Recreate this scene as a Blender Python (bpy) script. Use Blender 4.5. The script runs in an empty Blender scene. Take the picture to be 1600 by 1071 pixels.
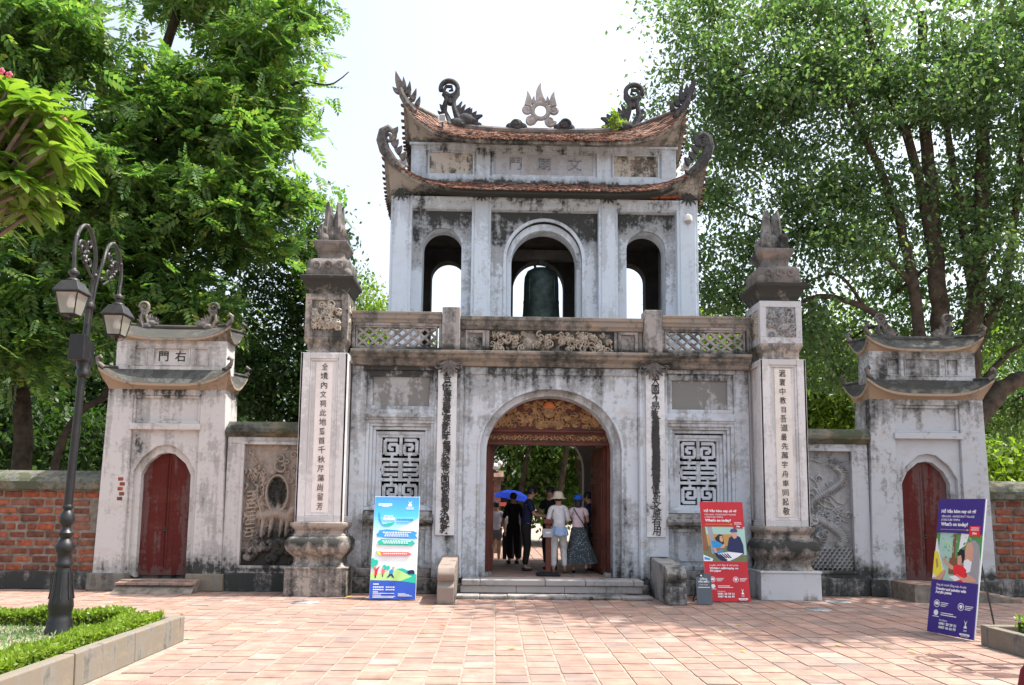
import bpy, bmesh, math, random
import numpy as np
from mathutils import Vector, Matrix

scene = bpy.context.scene
R = math.radians
PI = math.pi

# ------------------------------------------------------------------ camera
cam_d = bpy.data.cameras.new("camera")
cam = bpy.data.objects.new("camera", cam_d)
scene.collection.objects.link(cam)
CAM = Vector((-0.97, -13.6, 1.49))
cam.location = CAM
cam.matrix_world = Matrix.Translation(CAM) @ (Matrix.Rotation(R(-1.2), 4, 'Z') @ Matrix.Rotation(PI/2 + math.atan(0.11), 4, 'X') @ Matrix.Rotation(R(0.6), 4, 'Z'))
cam_d.sensor_width = 36
cam_d.lens = 27.45
cam_d.shift_y = 0.0763
cam_d.clip_end = 1500
scene.camera = cam

# ------------------------------------------------------------------ sky and sun
SUN_EL, SUN_AZ = R(64), R(5)          # azimuth measured from +X towards +Y
w = bpy.data.worlds.new("World"); scene.world = w; w.use_nodes = True
nt = w.node_tree; nt.nodes.clear()
out = nt.nodes.new("ShaderNodeOutputWorld"); bg = nt.nodes.new("ShaderNodeBackground")
sky = nt.nodes.new("ShaderNodeTexSky"); sky.sky_type = 'NISHITA'; sky.sun_disc = False
sky.sun_elevation = SUN_EL; sky.sun_rotation = PI/2 - SUN_AZ
sky.air_density = 1.2; sky.dust_density = 4.5; sky.ozone_density = 1.0; sky.altitude = 10
bg.inputs[1].default_value = 0.15
hs = nt.nodes.new('ShaderNodeHueSaturation'); hs.inputs['Saturation'].default_value = .58; hs.inputs['Value'].default_value = 1.18
nt.links.new(sky.outputs[0], hs.inputs['Color']); nt.links.new(hs.outputs[0], bg.inputs[0]); nt.links.new(bg.outputs[0], out.inputs[0])
sun_d = bpy.data.lights.new("sun", 'SUN'); sun_d.energy = 4.2; sun_d.angle = R(0.45); sun_d.color = (1, .95, .87)
sun = bpy.data.objects.new("sun", sun_d); scene.collection.objects.link(sun)
sdir = Vector((math.cos(SUN_EL)*math.cos(SUN_AZ), math.cos(SUN_EL)*math.sin(SUN_AZ), math.sin(SUN_EL)))
sun.rotation_euler = sdir.to_track_quat('Z', 'Y').to_euler()
scene.view_settings.view_transform = 'Standard'
scene.view_settings.look = 'None'
scene.view_settings.gamma = 1
scene.view_settings.use_curve_mapping = False
scene.view_settings.exposure = 1.0
scene.cycles.use_denoising = True
scene.cycles.max_bounces = 7
scene.cycles.transparent_max_bounces = 8

# ------------------------------------------------------------------ materials
def new_mat(name):
    m = bpy.data.materials.new(name); m.use_nodes = True
    n = m.node_tree; n.nodes.clear()
    o = n.nodes.new("ShaderNodeOutputMaterial"); b = n.nodes.new("ShaderNodeBsdfPrincipled")
    n.links.new(b.outputs[0], o.inputs[0])
    return m, n, b
def nd(n, t, **kw):
    x = n.nodes.new("ShaderNode" + t)
    for k, v in kw.items():
        if k.startswith('i'): x.inputs[int(k[1:])].default_value = v
        else: setattr(x, k, v)
    return x
def math_n(n, op, a, b=None, clamp=False):
    x = n.nodes.new("ShaderNodeMath"); x.operation = op; x.use_clamp = clamp
    for i, s in enumerate((a, b)):
        if s is None: continue
        if isinstance(s, (int, float)): x.inputs[i].default_value = s
        else: n.links.new(s, x.inputs[i])
    return x.outputs[0]
def ramp(n, src, a, b, c0=(0, 0, 0, 1), c1=(1, 1, 1, 1)):
    r = n.nodes.new("ShaderNodeValToRGB")
    r.color_ramp.elements[0].position = a; r.color_ramp.elements[1].position = b
    r.color_ramp.elements[0].color = c0; r.color_ramp.elements[1].color = c1
    n.links.new(src, r.inputs[0]); return r.outputs[0]
def mix(n, fac, a, b, mode='MIX'):
    x = n.nodes.new("ShaderNodeMix"); x.data_type = 'RGBA'; x.blend_type = mode
    for s, i in ((fac, 0), (a, 6), (b, 7)):
        if isinstance(s, (int, float)): x.inputs[i].default_value = s
        elif isinstance(s, tuple): x.inputs[i].default_value = (*s[:3], 1)
        else: n.links.new(s, x.inputs[i])
    return x.outputs[2]
def noise(n, vec, scale, detail=5, rough=.6, stretch=None, off=None):
    if stretch or off:
        mp = n.nodes.new("ShaderNodeMapping")
        if stretch: mp.inputs['Scale'].default_value = stretch
        if off: mp.inputs['Location'].default_value = off
        n.links.new(vec, mp.inputs[0]); vec = mp.outputs[0]
    t = n.nodes.new("ShaderNodeTexNoise"); t.inputs['Scale'].default_value = scale
    t.inputs['Detail'].default_value = detail; t.inputs['Roughness'].default_value = rough
    n.links.new(vec, t.inputs['Vector']); return t.outputs[0]
def bump(n, b, h, strength=.3, dist=.01):
    x = n.nodes.new("ShaderNodeBump"); x.inputs['Strength'].default_value = strength; x.inputs['Distance'].default_value = dist
    n.links.new(h, x.inputs['Height']); n.links.new(x.outputs[0], b.inputs['Normal'])
def pos_of(n): return n.nodes.new("ShaderNodeNewGeometry").outputs['Position']

def simple(name, col, rough=.7, var=.15, scale=6, bmp=.15, metal=0, spec=.3, obj_random=0, island=0, hue=None, blot=0):
    m, n, b = new_mat(name)
    p = pos_of(n); nz = noise(n, p, scale, 6)
    dark = tuple(c*(1-var*1.6) for c in col); lite = tuple(min(1, c*(1+var)) for c in col)
    c = ramp(n, nz, .3, .7, (*dark, 1), (*lite, 1))
    src = None
    if obj_random: src = n.nodes.new("ShaderNodeObjectInfo").outputs['Random']
    if island: src = n.nodes.new("ShaderNodeNewGeometry").outputs['Random Per Island']
    if src is not None:
        r = n.nodes.new("ShaderNodeValToRGB"); els = r.color_ramp.elements
        r.color_ramp.interpolation = 'CONSTANT'
        cols = hue or [(1, 1, 1), (.8, .8, .8)]
        els[0].position = 0; els[0].color = (*cols[0], 1)
        els[1].position = 1/len(cols); els[1].color = (*cols[1], 1)
        for i in range(2, len(cols)):
            e = els.new(i/len(cols)); e.color = (*cols[i], 1)
        n.links.new(src, r.inputs[0])
        c = mix(n, 1, c, r.outputs[0], 'MULTIPLY')
    if blot:
        f = ramp(n, noise(n, p, .9, 8, .7), .42, .66); c = mix(n, math_n(n, 'MULTIPLY', f, blot), c, (.17, .15, .14))
        f = ramp(n, noise(n, p, 21, 8, .75), .56, .66); c = mix(n, math_n(n, 'MULTIPLY', f, blot), c, (.10, .085, .08))
    n.links.new(c, b.inputs['Base Color'])
    b.inputs['Roughness'].default_value = rough; b.inputs['Metallic'].default_value = metal
    b.inputs['Specular IOR Level'].default_value = spec
    if bmp: bump(n, b, noise(n, p, scale*5, 5), bmp, .01)
    return m

def plaster(name, base=(.66, .67, .67), thr=.60, soft=.10, streak=.45, bands=(), spots=(), ochre=.35, dirt=.5, dark=(.028, .03, .028), seed=0, grey_thr=.48, rec=0):
    """lime-washed plaster with black mould, running streaks, ochre stains and flaked grey patches"""
    m, n, b = new_mat(name)
    p = pos_of(n)
    off = (seed*3.7, seed*1.9, seed*2.3)
    big = noise(n, p, 1.1, 9, .68, None, off)
    st = noise(n, p, 1.0, 8, .6, (5.5, 5.5, .55), off)
    fine = noise(n, p, 14, 8, .7, None, off)
    a = math_n(n, 'MULTIPLY', big, 1-streak); c = math_n(n, 'MULTIPLY', st, streak)
    s = math_n(n, 'ADD', a, c); s = math_n(n, 'ADD', s, math_n(n, 'MULTIPLY', math_n(n, 'SUBTRACT', fine, .5), .30))
    low = noise(n, p, .33, 3, .5, None, (seed*5.1, 3, seed))
    s = math_n(n, 'ADD', s, math_n(n, 'MULTIPLY', math_n(n, 'SUBTRACT', low, .5), .30))
    if bands or spots:
        sep = n.nodes.new("ShaderNodeSeparateXYZ"); n.links.new(p, sep.inputs[0])
        for (z, up, dn, amt) in bands:     # mould line at height z, fading up and running down
            dz = math_n(n, 'SUBTRACT', sep.outputs[2], z)
            u = math_n(n, 'SUBTRACT', 1, math_n(n, 'DIVIDE', math_n(n, 'MAXIMUM', dz, 0), up), True)
            d = math_n(n, 'SUBTRACT', 1, math_n(n, 'DIVIDE', math_n(n, 'MAXIMUM', math_n(n, 'MULTIPLY', dz, -1), 0), dn), True)
            s = math_n(n, 'ADD', s, math_n(n, 'MULTIPLY', math_n(n, 'MULTIPLY', u, d), amt))
        for (x, z, rx, rz, amt) in spots:
            dx = math_n(n, 'DIVIDE', math_n(n, 'SUBTRACT', sep.outputs[0], x), rx)
            dz = math_n(n, 'DIVIDE', math_n(n, 'SUBTRACT', sep.outputs[2], z), rz)
            q = math_n(n, 'ADD', math_n(n, 'MULTIPLY', dx, dx), math_n(n, 'MULTIPLY', dz, dz))
            q = math_n(n, 'MULTIPLY', math_n(n, 'SUBTRACT', 1, q, True), amt)
            s = math_n(n, 'ADD', s, q)
    if rec:      # darker towards the hollows of a carving
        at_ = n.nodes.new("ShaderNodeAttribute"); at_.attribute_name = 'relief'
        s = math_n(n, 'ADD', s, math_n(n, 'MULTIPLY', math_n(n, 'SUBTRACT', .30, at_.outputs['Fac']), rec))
    mould = ramp(n, s, thr, thr+soft)
    grey = ramp(n, s, grey_thr+.02, min(grey_thr+.075, thr))
    oc = ramp(n, noise(n, p, 2.3, 7, .65, (1, 1, 2.2), (seed+5, 2, 1)), .52, .72)
    col = mix(n, math_n(n, 'MULTIPLY', math_n(n, 'SUBTRACT', fine, .25), .5, True), base, tuple(x*.8 for x in base))
    col = mix(n, math_n(n, 'MULTIPLY', oc, ochre), col, (.36, .26, .17))
    col = mix(n, math_n(n, 'MULTIPLY', grey, dirt), col, (.20, .20, .19))
    col = mix(n, math_n(n, 'MULTIPLY', mould, .93), col, dark)
    n.links.new(col, b.inputs['Base Color'])
    b.inputs['Roughness'].default_value = .9; b.inputs['Specular IOR Level'].default_value = .2
    hh = math_n(n, 'ADD', math_n(n, 'MULTIPLY', fine, .6), math_n(n, 'MULTIPLY', mould, -.35))
    bump(n, b, hh, .55, .012)
    return m

def leaf_mat(name, cols, trans=.45, rough=.45):
    m, n, b = new_mat(name)
    o = [x for x in n.nodes if x.type == 'OUTPUT_MATERIAL'][0]
    g = n.nodes.new("ShaderNodeNewGeometry")
    r = n.nodes.new("ShaderNodeValToRGB"); els = r.color_ramp.elements
    els[0].color = (*cols[0], 1); els[1].color = (*cols[-1], 1); els[1].position = 1
    for i in range(1, len(cols)-1):
        e = els.new(i/(len(cols)-1)); e.color = (*cols[i], 1)
    nz = noise(n, g.outputs['Position'], .8, 3)
    f = math_n(n, 'ADD', math_n(n, 'MULTIPLY', g.outputs['Random Per Island'], .6), math_n(n, 'MULTIPLY', nz, .5))
    n.links.new(f, r.inputs[0])
    n.links.new(r.outputs[0], b.inputs['Base Color'])
    b.inputs['Roughness'].default_value = rough; b.inputs['Specular IOR Level'].default_value = .35
    t = n.nodes.new("ShaderNodeBsdfTranslucent")
    tc = mix(n, 1, r.outputs[0], (1.65, 1.9, .75), 'MULTIPLY'); n.links.new(tc, t.inputs[0])
    ms = n.nodes.new("ShaderNodeMixShader"); ms.inputs[0].default_value = trans
    n.links.new(b.outputs[0], ms.inputs[1]); n.links.new(t.outputs[0], ms.inputs[2]); n.links.new(ms.outputs[0], o.inputs[0])
    return m

M = {}
M['gate_white'] = plaster('lime_wash_facade', (.54, .585, .635), .575, .10, .5, bands=((.12, .5, .3, .13), (3.92, .1, .75, .15), (1.2, .15, .4, .05), (3.05, .05, .35, .05)), ochre=.4, dirt=.55, seed=1, grey_thr=.47)
M['tower_white'] = plaster('lime_wash_tower', (.58, .66, .75), .64, .10, .55, bands=((7.9, .3, .75, .16), (5.35, .2, .5, .03)), ochre=.15, dirt=.35, seed=2)
M['upper_white'] = plaster('lime_wash_upper', (.56, .64, .72), .59, .10, .5, bands=((9.15, .2, .3, .10), (8.36, .18, .2, .2)), ochre=.3, dirt=.35, seed=6)
M['mould_panel'] = plaster('mouldy_panel', (.50, .47, .42), .47, .10, .35, ochre=.5, dirt=.45, seed=3)
M['plaque'] = plaster('plaque_plaster', (.42, .45, .50), .63, .08, .5, bands=((8.5, .06, .2, .35),), ochre=.55, dirt=.3, seed=4)
M['grey_render'] = plaster('flaked_grey_render', (.40, .41, .42), .66, .1, .3, ochre=.2, dirt=.95, seed=9, grey_thr=.40)
M['cornice'] = plaster('weathered_cornice', (.27, .24, .21), .46, .16, .3, ochre=.85, dirt=.6, seed=5)
M['rail'] = plaster('weathered_rail', (.33, .31, .30), .50, .14, .45, bands=((4.2, .1, .3, .12),), ochre=.6, dirt=.5, seed=7)
M['plinth'] = plaster('black_mould_plinth', (.30, .29, .28), .43, .14, .4, bands=((.1, .3, .3, .06),), ochre=.4, dirt=.7, seed=8)
M['pillar_white'] = plaster('pillar_shaft_wash', (.68, .66, .66), .70, .08, .5, bands=((1.28, .05, .2, .15), (4.0, .1, .1, .12)), ochre=.18, dirt=.3, seed=10)
M['pillar_stone'] = plaster('pillar_moulding', (.38, .33, .29), .49, .13, .4, bands=((.9, .1, .12, .16), (5.3, .4, .3, .2)), ochre=.75, dirt=.5, seed=11)
M['pillar_ped'] = plaster('pillar_pedestal', (.52, .53, .55), .56, .12, .35, bands=((.0, .2, .3, .13),), ochre=.35, dirt=.55, seed=12)
M['finial_dark'] = plaster('dark_finial', (.20, .18, .17), .43, .16, .3, ochre=.5, dirt=.6, dark=(.035, .035, .037), seed=13)
M['dragon_black'] = plaster('black_dragon', (.06, .06, .066), .42, .2, .2, ochre=.1, dirt=.6, dark=(.02, .021, .024), seed=14)
M['sun_stone'] = plaster('sun_disk_stone', (.44, .41, .40), .58, .14, .3, ochre=.4, dirt=.5, seed=15)
M['relief_r'] = plaster('relief_grey', (.33, .34, .35), .60, .12, .3, ochre=.35, dirt=.5, bands=((.42, .25, .2, .1),), seed=16, rec=.10)
M['relief_l'] = plaster('relief_brown', (.38, .31, .26), .56, .12, .3, ochre=.65, dirt=.5, bands=((.42, 1.0, .2, .10),), spots=((-4.78, 1.72, .20, .34, .36), (-4.75, .75, .5, .5, .10)), seed=17, rec=.12)
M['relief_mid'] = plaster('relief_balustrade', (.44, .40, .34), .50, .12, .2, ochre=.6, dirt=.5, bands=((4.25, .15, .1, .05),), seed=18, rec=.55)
M['eave'] = plaster('eave_plaster', (.34, .32, .29), .50, .13, .45, bands=((7.86, .22, .1, .24), (9.2, .25, .3, .10)), ochre=.35, dirt=.65, seed=19)
M['moss_roof'] = plaster('mossy_small_roof', (.06, .06, .055), .46, .16, .3, ochre=.15, dirt=.5, dark=(.03, .034, .03), seed=20)
M['side_eave'] = plaster('side_eave_plaster', (.34, .26, .19), .52, .13, .45, ochre=.8, dirt=.4, seed=36)
M['side_gate'] = plaster('side_gate_wash', (.56, .54, .53), .59, .08, .55, bands=((.35, .3, .2, .16), (3.5, .15, .4, .13)), ochre=.35, dirt=.5, seed=21)
M['side_gate_grey'] = plaster('side_gate_grey_wash', (.46, .48, .51), .56, .10, .35, bands=((.35, .3, .2, .16), (3.4, .2, .5, .06), (4.3, .1, .4, .05)), ochre=.35, dirt=.75, seed=22)
M['coping'] = plaster('mossy_coping', (.075, .08, .05), .50, .15, .3, ochre=.6, dirt=.5, dark=(.025, .028, .022), seed=23)
M['stone'] = plaster('stair_stone', (.33, .31, .30), .555, .14, .3, bands=((.0, .1, .1, .1),), ochre=.3, dirt=.4, seed=24)
M['cheek'] = plaster('worn_cheek_stone', (.27, .22, .19), .55, .14, .3, bands=((.0, .15, .1, .12),), ochre=.4, dirt=.5, seed=27)
M['kerb'] = plaster('kerb_stone', (.19, .165, .13), .52, .16, .55, ochre=.4, dirt=.5, seed=25)
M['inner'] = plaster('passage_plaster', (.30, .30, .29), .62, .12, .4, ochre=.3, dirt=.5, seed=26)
TH = [(1, 1, 1), (1.03, .92, .86), (.94, .84, .79), (1.05, 1.0, .94), (.80, .84, .86), (1.04, .94, .88), (.97, .87, .83), (1.08, 1.08, 1.04), (.95, .92, .90), (1.0, .90, .85), (.92, .90, .89), (1.02, .97, .91), (.97, .9, .85), (1.0, .98, .95), (.98, .88, .84), (1.02, .95, .90), (1.15, 1.2, 1.2)]
M['paver'] = simple('terracotta_paver', (.335, .225, .185), .85, .22, 4, .4, obj_random=1, hue=TH, blot=.55)
M['paver_far'] = simple('terracotta_paver_far', (.335, .225, .185), .85, .22, 4, .4, island=1, hue=TH, blot=.55)
M['mortar'] = simple('sandy_joint', (.30, .24, .20), .95, .2, 9, .3)
BH = [(1, 1, 1), (1.25, .85, .7), (.62, .6, .6), (1.3, 1.0, .8), (.8, .62, .55), (1.1, .8, .65), (.9, .95, .9), (1.35, .8, .6)]
M['brick'] = simple('old_brick', (.22, .095, .065), .9, .3, 12, .5, obj_random=1, hue=BH)
M['brick_far'] = simple('old_brick_far', (.28, .12, .08), .9, .3, 12, .5, island=1, hue=BH)
M['brick_mortar'] = simple('brick_mortar', (.20, .175, .145), .95, .35, 7, .5)
M['tile'] = simple('roof_tile', (.22, .135, .105), .85, .35, 4, .2, island=1, hue=[(1, 1, 1), (1.3, 1.1, 1.0), (.5, .5, .5), (1.1, .8, .7), (.8, .75, .7), (1.5, 1.4, 1.25), (.35, .35, .36)])
M['red_door'] = plaster('dark_red_door', (.10, .019, .016), .72, .12, .75, bands=((.25, .2, .1, .12),), ochre=.06, dirt=.25, seed=28)
M['red_wood'] = simple('red_brown_wood', (.11, .030, .02), .5, .25, 4, .15)
M['gold'] = simple('carved_gilt', (.30, .17, .075), .55, .4, 9, .3)
M['orange_gilt'] = simple('orange_gilt', (.6, .16, .04), .5, .2, 9, .2)
M['dark'] = simple('dark_void', (.012, .012, .013), .9, .2, 3, 0)
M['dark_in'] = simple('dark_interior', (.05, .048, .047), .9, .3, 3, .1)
M['bronze'] = simple('bell_bronze', (.035, .055, .05), .5, .4, 7, .25, metal=.4)
M['black_iron'] = simple('black_iron', (.009, .009, .010), .42, .3, 10, .1, spec=.5)
M['grey_iron'] = simple('worn_iron', (.030, .029, .030), .45, .3, 12, .1, spec=.5)
M['ink'] = simple('black_ink', (.05, .048, .05), .8, .2, 12, 0)
M['ink_soft'] = simple('faded_ink', (.16, .13, .11), .8, .4, 12, 0)
M['ink_blue'] = simple('blue_grey_glyph', (.30, .34, .40), .8, .3, 12, 0)
M['white_plastic'] = simple('white_plastic', (.75, .75, .74), .4, .05, 5, 0)
M['board_white'] = simple('banner_edge_white', (.62, .68, .68), .5, .05, 5, 0)
def flat(name, c, rough=.45): M[name] = simple(name, c, rough, .04, 4, 0)
flat('purple', (.050, .028, .215)); flat('ban_red', (.52, .025, .035)); flat('ban_white', (.80, .80, .82)); flat('ban_blue', (.035, .10, .50))
flat('sky1', (.05, .32, .85)); flat('sky2', (.07, .50, .92)); flat('sky3', (.30, .70, .93)); flat('teal', (.03, .48, .36)); flat('lime', (.45, .68, .25)); flat('coral', (.85, .16, .14))
flat('skin_print', (.62, .34, .24)); flat('print_green', (.10, .30, .10)); flat('print_mint', (.38, .58, .50)); flat('print_yellow', (.80, .70, .06)); flat('print_black', (.02, .02, .03)); flat('print_grey', (.32, .32, .34))
flat('print_brown', (.22, .10, .05)); flat('print_cyan', (.03, .28, .60)); flat('print_olive', (.16, .18, .08)); flat('yellow_line', (.75, .5, .05)); flat('tag_red', (.75, .03, .04)); flat('sign_grey', (.09, .11, .13)); flat('amber', (.5, .28, .08))
flat('dark_red_cloth', (.13, .008, .015), .6); flat('print_navy', (.02, .025, .09))
M['bark_dark'] = simple('dark_bark', (.055, .042, .032), .95, .4, 5, .6)
M['bark_red'] = simple('red_brown_bark', (.16, .07, .035), .95, .4, 5, .6)
M['bark_grey'] = simple('grey_bark', (.085, .065, .05), .95, .4, 4, .7)
M['bark_pale'] = simple('pale_bark', (.22, .17, .13), .9, .3, 6, .4)
M['leaf_left'] = leaf_mat('compound_leaf', [(.024, .058, .024), (.040, .095, .032), (.068, .142, .044), (.115, .205, .06), (.18, .26, .07), (.40, .32, .04)], .43)
M['leaf_ficus'] = leaf_mat('small_ficus_leaf', [(.038, .076, .042), (.058, .11, .056), (.090, .155, .078), (.14, .20, .10), (.22, .27, .13)], .48, .35)
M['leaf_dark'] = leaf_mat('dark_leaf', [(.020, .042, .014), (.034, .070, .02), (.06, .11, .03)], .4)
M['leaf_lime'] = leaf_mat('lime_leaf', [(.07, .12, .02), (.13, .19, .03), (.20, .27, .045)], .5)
M['leaf_plumeria'] = leaf_mat('frangipani_leaf', [(.05, .12, .03), (.10, .18, .03), (.16, .24, .04), (.22, .29, .06)], .38, .3)
M['leaf_hedge'] = leaf_mat('hedge_leaf', [(.10, .16, .02), (.17, .25, .03), (.25, .33, .05)], .4)
M['grass'] = leaf_mat('bed_grass', [(.08, .15, .05), (.14, .22, .09), (.20, .27, .14)], .3)
M['yellow_leaf'] = simple('fallen_yellow_leaf', (.55, .38, .03), .7, .3, 20, 0)
M['pink'] = simple('pink_petal', (.75, .14, .2), .6, .2, 20, 0)
m, n, b = new_mat('lantern_glass'); b.inputs['Base Color'].default_value = (.75, .72, .66, 1); b.inputs['Roughness'].default_value = .35
b.inputs['Transmission Weight'].default_value = .75; b.inputs['IOR'].default_value = 1.05; M['glass'] = m

# ------------------------------------------------------------------ helpers
COL = scene.collection
def tag(o, label=None, cat=None, group=None, kind=None):
    for k, v in (('label', label), ('category', cat), ('group', group), ('kind', kind)):
        if v: o[k] = v
    return o
def thing(name, loc, label, cat, group=None):
    o = bpy.data.objects.new(name, None); o.location = loc; o.empty_display_size = .2
    COL.objects.link(o); return tag(o, label, cat, group)
def adopt(o, parent):
    if parent is not None:
        o.parent = parent
        if parent.parent is None: base = Matrix.Translation(parent.location)
        else: base = Matrix.Identity(4)
        o.matrix_parent_inverse = base.inverted() if parent.type == 'EMPTY' else Matrix.Identity(4)
    return o
def link_mesh(name, me, parent=None, mat=None):
    if mat is not None:
        me.materials.clear(); me.materials.append(M[mat] if isinstance(mat, str) else mat)
    o = bpy.data.objects.new(name, me); COL.objects.link(o); return adopt(o, parent)

BC = [0]
class MB:
    def __init__(s): s.v = []; s.f = []; s.parts = []
    def add(s, vs, fs):
        k = len(s.v); s.parts.append((k, len(vs), len(s.f), len(fs))); s.v += [tuple(p) for p in vs]; s.f += [tuple(i+k for i in f) for f in fs]; return s
    def box(s, x0, x1, y0, y1, z0, z1, tx=0, ty=0):
        vs = [(x0, y0, z0), (x1, y0, z0), (x1, y1, z0), (x0, y1, z0), (x0+tx, y0+ty, z1), (x1-tx, y0+ty, z1), (x1-tx, y1-ty, z1), (x0+tx, y1-ty, z1)]
        return s.add(vs, [(0, 3, 2, 1), (4, 5, 6, 7), (0, 1, 5, 4), (1, 2, 6, 5), (2, 3, 7, 6), (3, 0, 4, 7)])
    def prism(s, poly, a0, a1, axis='y'):
        def P(p, a): return (p[0], a, p[1]) if axis == 'y' else ((a, p[0], p[1]) if axis == 'x' else (p[0], p[1], a))
        n = len(poly); vs = [P(p, a0) for p in poly] + [P(p, a1) for p in poly]
        fs = [tuple(range(n)), tuple(range(2*n-1, n-1, -1))] + [(i, i+n, (i+1) % n+n, (i+1) % n) for i in range(n)]
        return s.add(vs, fs)
    def sq(s, cx, cy, prof, ch=.0, ax=1, ay=1):
        """stack of square rings (halfwidth, z), corners cut by ch"""
        rings = []
        for (h, z) in prof:
            a, bb = h*ax, h*ay; c = min(ch, h*.4)
            if ch: ring = [(a, -bb+c), (a, bb-c), (a-c, bb), (-a+c, bb), (-a, bb-c), (-a, -bb+c), (-a+c, -bb), (a-c, -bb)]
            else: ring = [(a, -bb), (a, bb), (-a, bb), (-a, -bb)]
            rings.append([(cx+x, cy+y, z) for x, y in ring])
        n = len(rings[0]); fs = [tuple(range(n-1, -1, -1)), tuple(range((len(rings)-1)*n, len(rings)*n))]
        for i in range(len(rings)-1):
            for j in range(n): fs.append((i*n+j, i*n+(j+1) % n, (i+1)*n+(j+1) % n, (i+1)*n+j))
        return s.add([p for r in rings for p in r], fs)
    def lathe(s, cx, cy, prof, seg=16):
        vs = []; fs = []
        for (r, z) in prof: vs += [(cx+r*math.cos(2*PI*j/seg), cy+r*math.sin(2*PI*j/seg), z) for j in range(seg)]
        for i in range(len(prof)-1):
            for j in range(seg): fs.append((i*seg+j, i*seg+(j+1) % seg, (i+1)*seg+(j+1) % seg, (i+1)*seg+j))
        fs += [tuple(range(seg-1, -1, -1)), tuple(range((len(prof)-1)*seg, len(prof)*seg))]
        return s.add(vs, fs)
    def tube(s, pts, rad, seg=8, flat=1.0):
        pts = [Vector(p) for p in pts]; n = len(pts)
        if not hasattr(rad, '__len__'): rad = [rad]*n
        vs = []; up = Vector((0, 1, .01)) if flat != 1 else Vector((.3, .2, .93))
        for i, p in enumerate(pts):
            t = (pts[min(i+1, n-1)]-pts[max(i-1, 0)]); t = t.normalized() if t.length > 1e-9 else Vector((0, 0, 1))
            a = t.cross(up); a = a.normalized() if a.length > 1e-4 else Vector((1, 0, 0)); bb = t.cross(a).normalized()
            for j in range(seg):
                q = 2*PI*j/seg; vs.append(p + a*math.cos(q)*rad[i] + bb*math.sin(q)*rad[i]*flat)
        fs = [tuple(range(seg-1, -1, -1)), tuple(range((n-1)*seg, n*seg))]
        for i in range(n-1):
            for j in range(seg): fs.append((i*seg+j, i*seg+(j+1) % seg, (i+1)*seg+(j+1) % seg, (i+1)*seg+j))
        return s.add(vs, fs)
    def ball(s, c, r, sc=(1, 1, 1), seg=12, ring=8):
        vs = [(c[0], c[1], c[2]-r*sc[2])]; fs = []
        for i in range(1, ring):
            t = PI*i/ring
            vs += [(c[0]+r*sc[0]*math.sin(t)*math.cos(2*PI*j/seg), c[1]+r*sc[1]*math.sin(t)*math.sin(2*PI*j/seg), c[2]-r*sc[2]*math.cos(t)) for j in range(seg)]
        vs.append((c[0], c[1], c[2]+r*sc[2])); L = len(vs)-1
        for j in range(seg): fs.append((0, 1+(j+1) % seg, 1+j)); fs.append((L, L-seg+j, L-seg+(j+1) % seg))
        for i in range(ring-2):
            for j in range(seg): fs.append((1+i*seg+j, 1+i*seg+(j+1) % seg, 1+(i+1)*seg+(j+1) % seg, 1+(i+1)*seg+j))
        return s.add(vs, fs)
    def xf(s, mtx, start=0):
        for i in range(start, len(s.v)): s.v[i] = tuple(mtx @ Vector(s.v[i]))
        return s
    def sides(s, name, mat, parent=None, cx=0, **kw):
        for sg in (-1, 1):
            q = MB()
            for k, n, f0, nf in s.parts:
                mx = sum(v[0] for v in s.v[k:k+n])/n - cx
                if (mx >= 0) == (sg > 0): q.add(s.v[k:k+n], [tuple(i-k for i in f) for f in s.f[f0:f0+nf]])
            if q.v: q.build(name, mat, parent, **kw)
    def mesh(s, name, smooth=False):
        me = bpy.data.meshes.new(name); me.from_pydata(s.v, [], s.f)
        bm = bmesh.new(); bm.from_mesh(me); bmesh.ops.recalc_face_normals(bm, faces=bm.faces); bm.to_mesh(me); bm.free()
        if smooth:
            me.polygons.foreach_set('use_smooth', [True]*len(me.polygons)); me.set_sharp_from_angle(angle=R(42))
        return me
    def build(s, name, mat, parent=None, smooth=False, bevel=0, kind=None):
        o = link_mesh(name, s.mesh(name, smooth), parent, mat)
        if bevel:
            b = o.modifiers.new('bevel', 'BEVEL'); b.width = bevel; b.segments = 2; b.limit_method = 'ANGLE'; b.angle_limit = R(40)
        if kind: o['kind'] = kind
        return o

def arch_pts(cx, half, spring, rise, n=20):
    return [(cx-half*math.cos(PI*i/n), spring+rise*math.sin(PI*i/n)) for i in range(n+1)]
def arch_wall(mb, x0, x1, z0, z1, cx, half, spring, rise, y0, y1, n=20):
    """wall slab with an arched opening down to z0"""
    a = arch_pts(cx, half, spring, rise, n)
    poly = [(x0, z0), (x0, z1), (x1, z1), (x1, z0), (cx+half, z0)] + a[::-1] + [(cx-half, z0)]
    mb.prism(poly, y0, y1)
def arch_ring(mb, cx, h0, h1, spring, r0, r1, z0, y0, y1, n=20):
    o = [(cx-h1, z0)] + arch_pts(cx, h1, spring, r1, n) + [(cx+h1, z0)]
    i = [(cx-h0, z0)] + arch_pts(cx, h0, spring, r0, n) + [(cx+h0, z0)]
    mb.prism(o + i[::-1], y0, y1)
def frame(mb, x0, x1, z0, z1, t, y0, y1):
    mb.box(x0, x1, y0, y1, z1-t, z1); mb.box(x0, x1, y0, y1, z0, z0+t)
    mb.box(x0, x0+t, y0, y1, z0+t, z1-t); mb.box(x1-t, x1, y0, y1, z0+t, z1-t)

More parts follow.
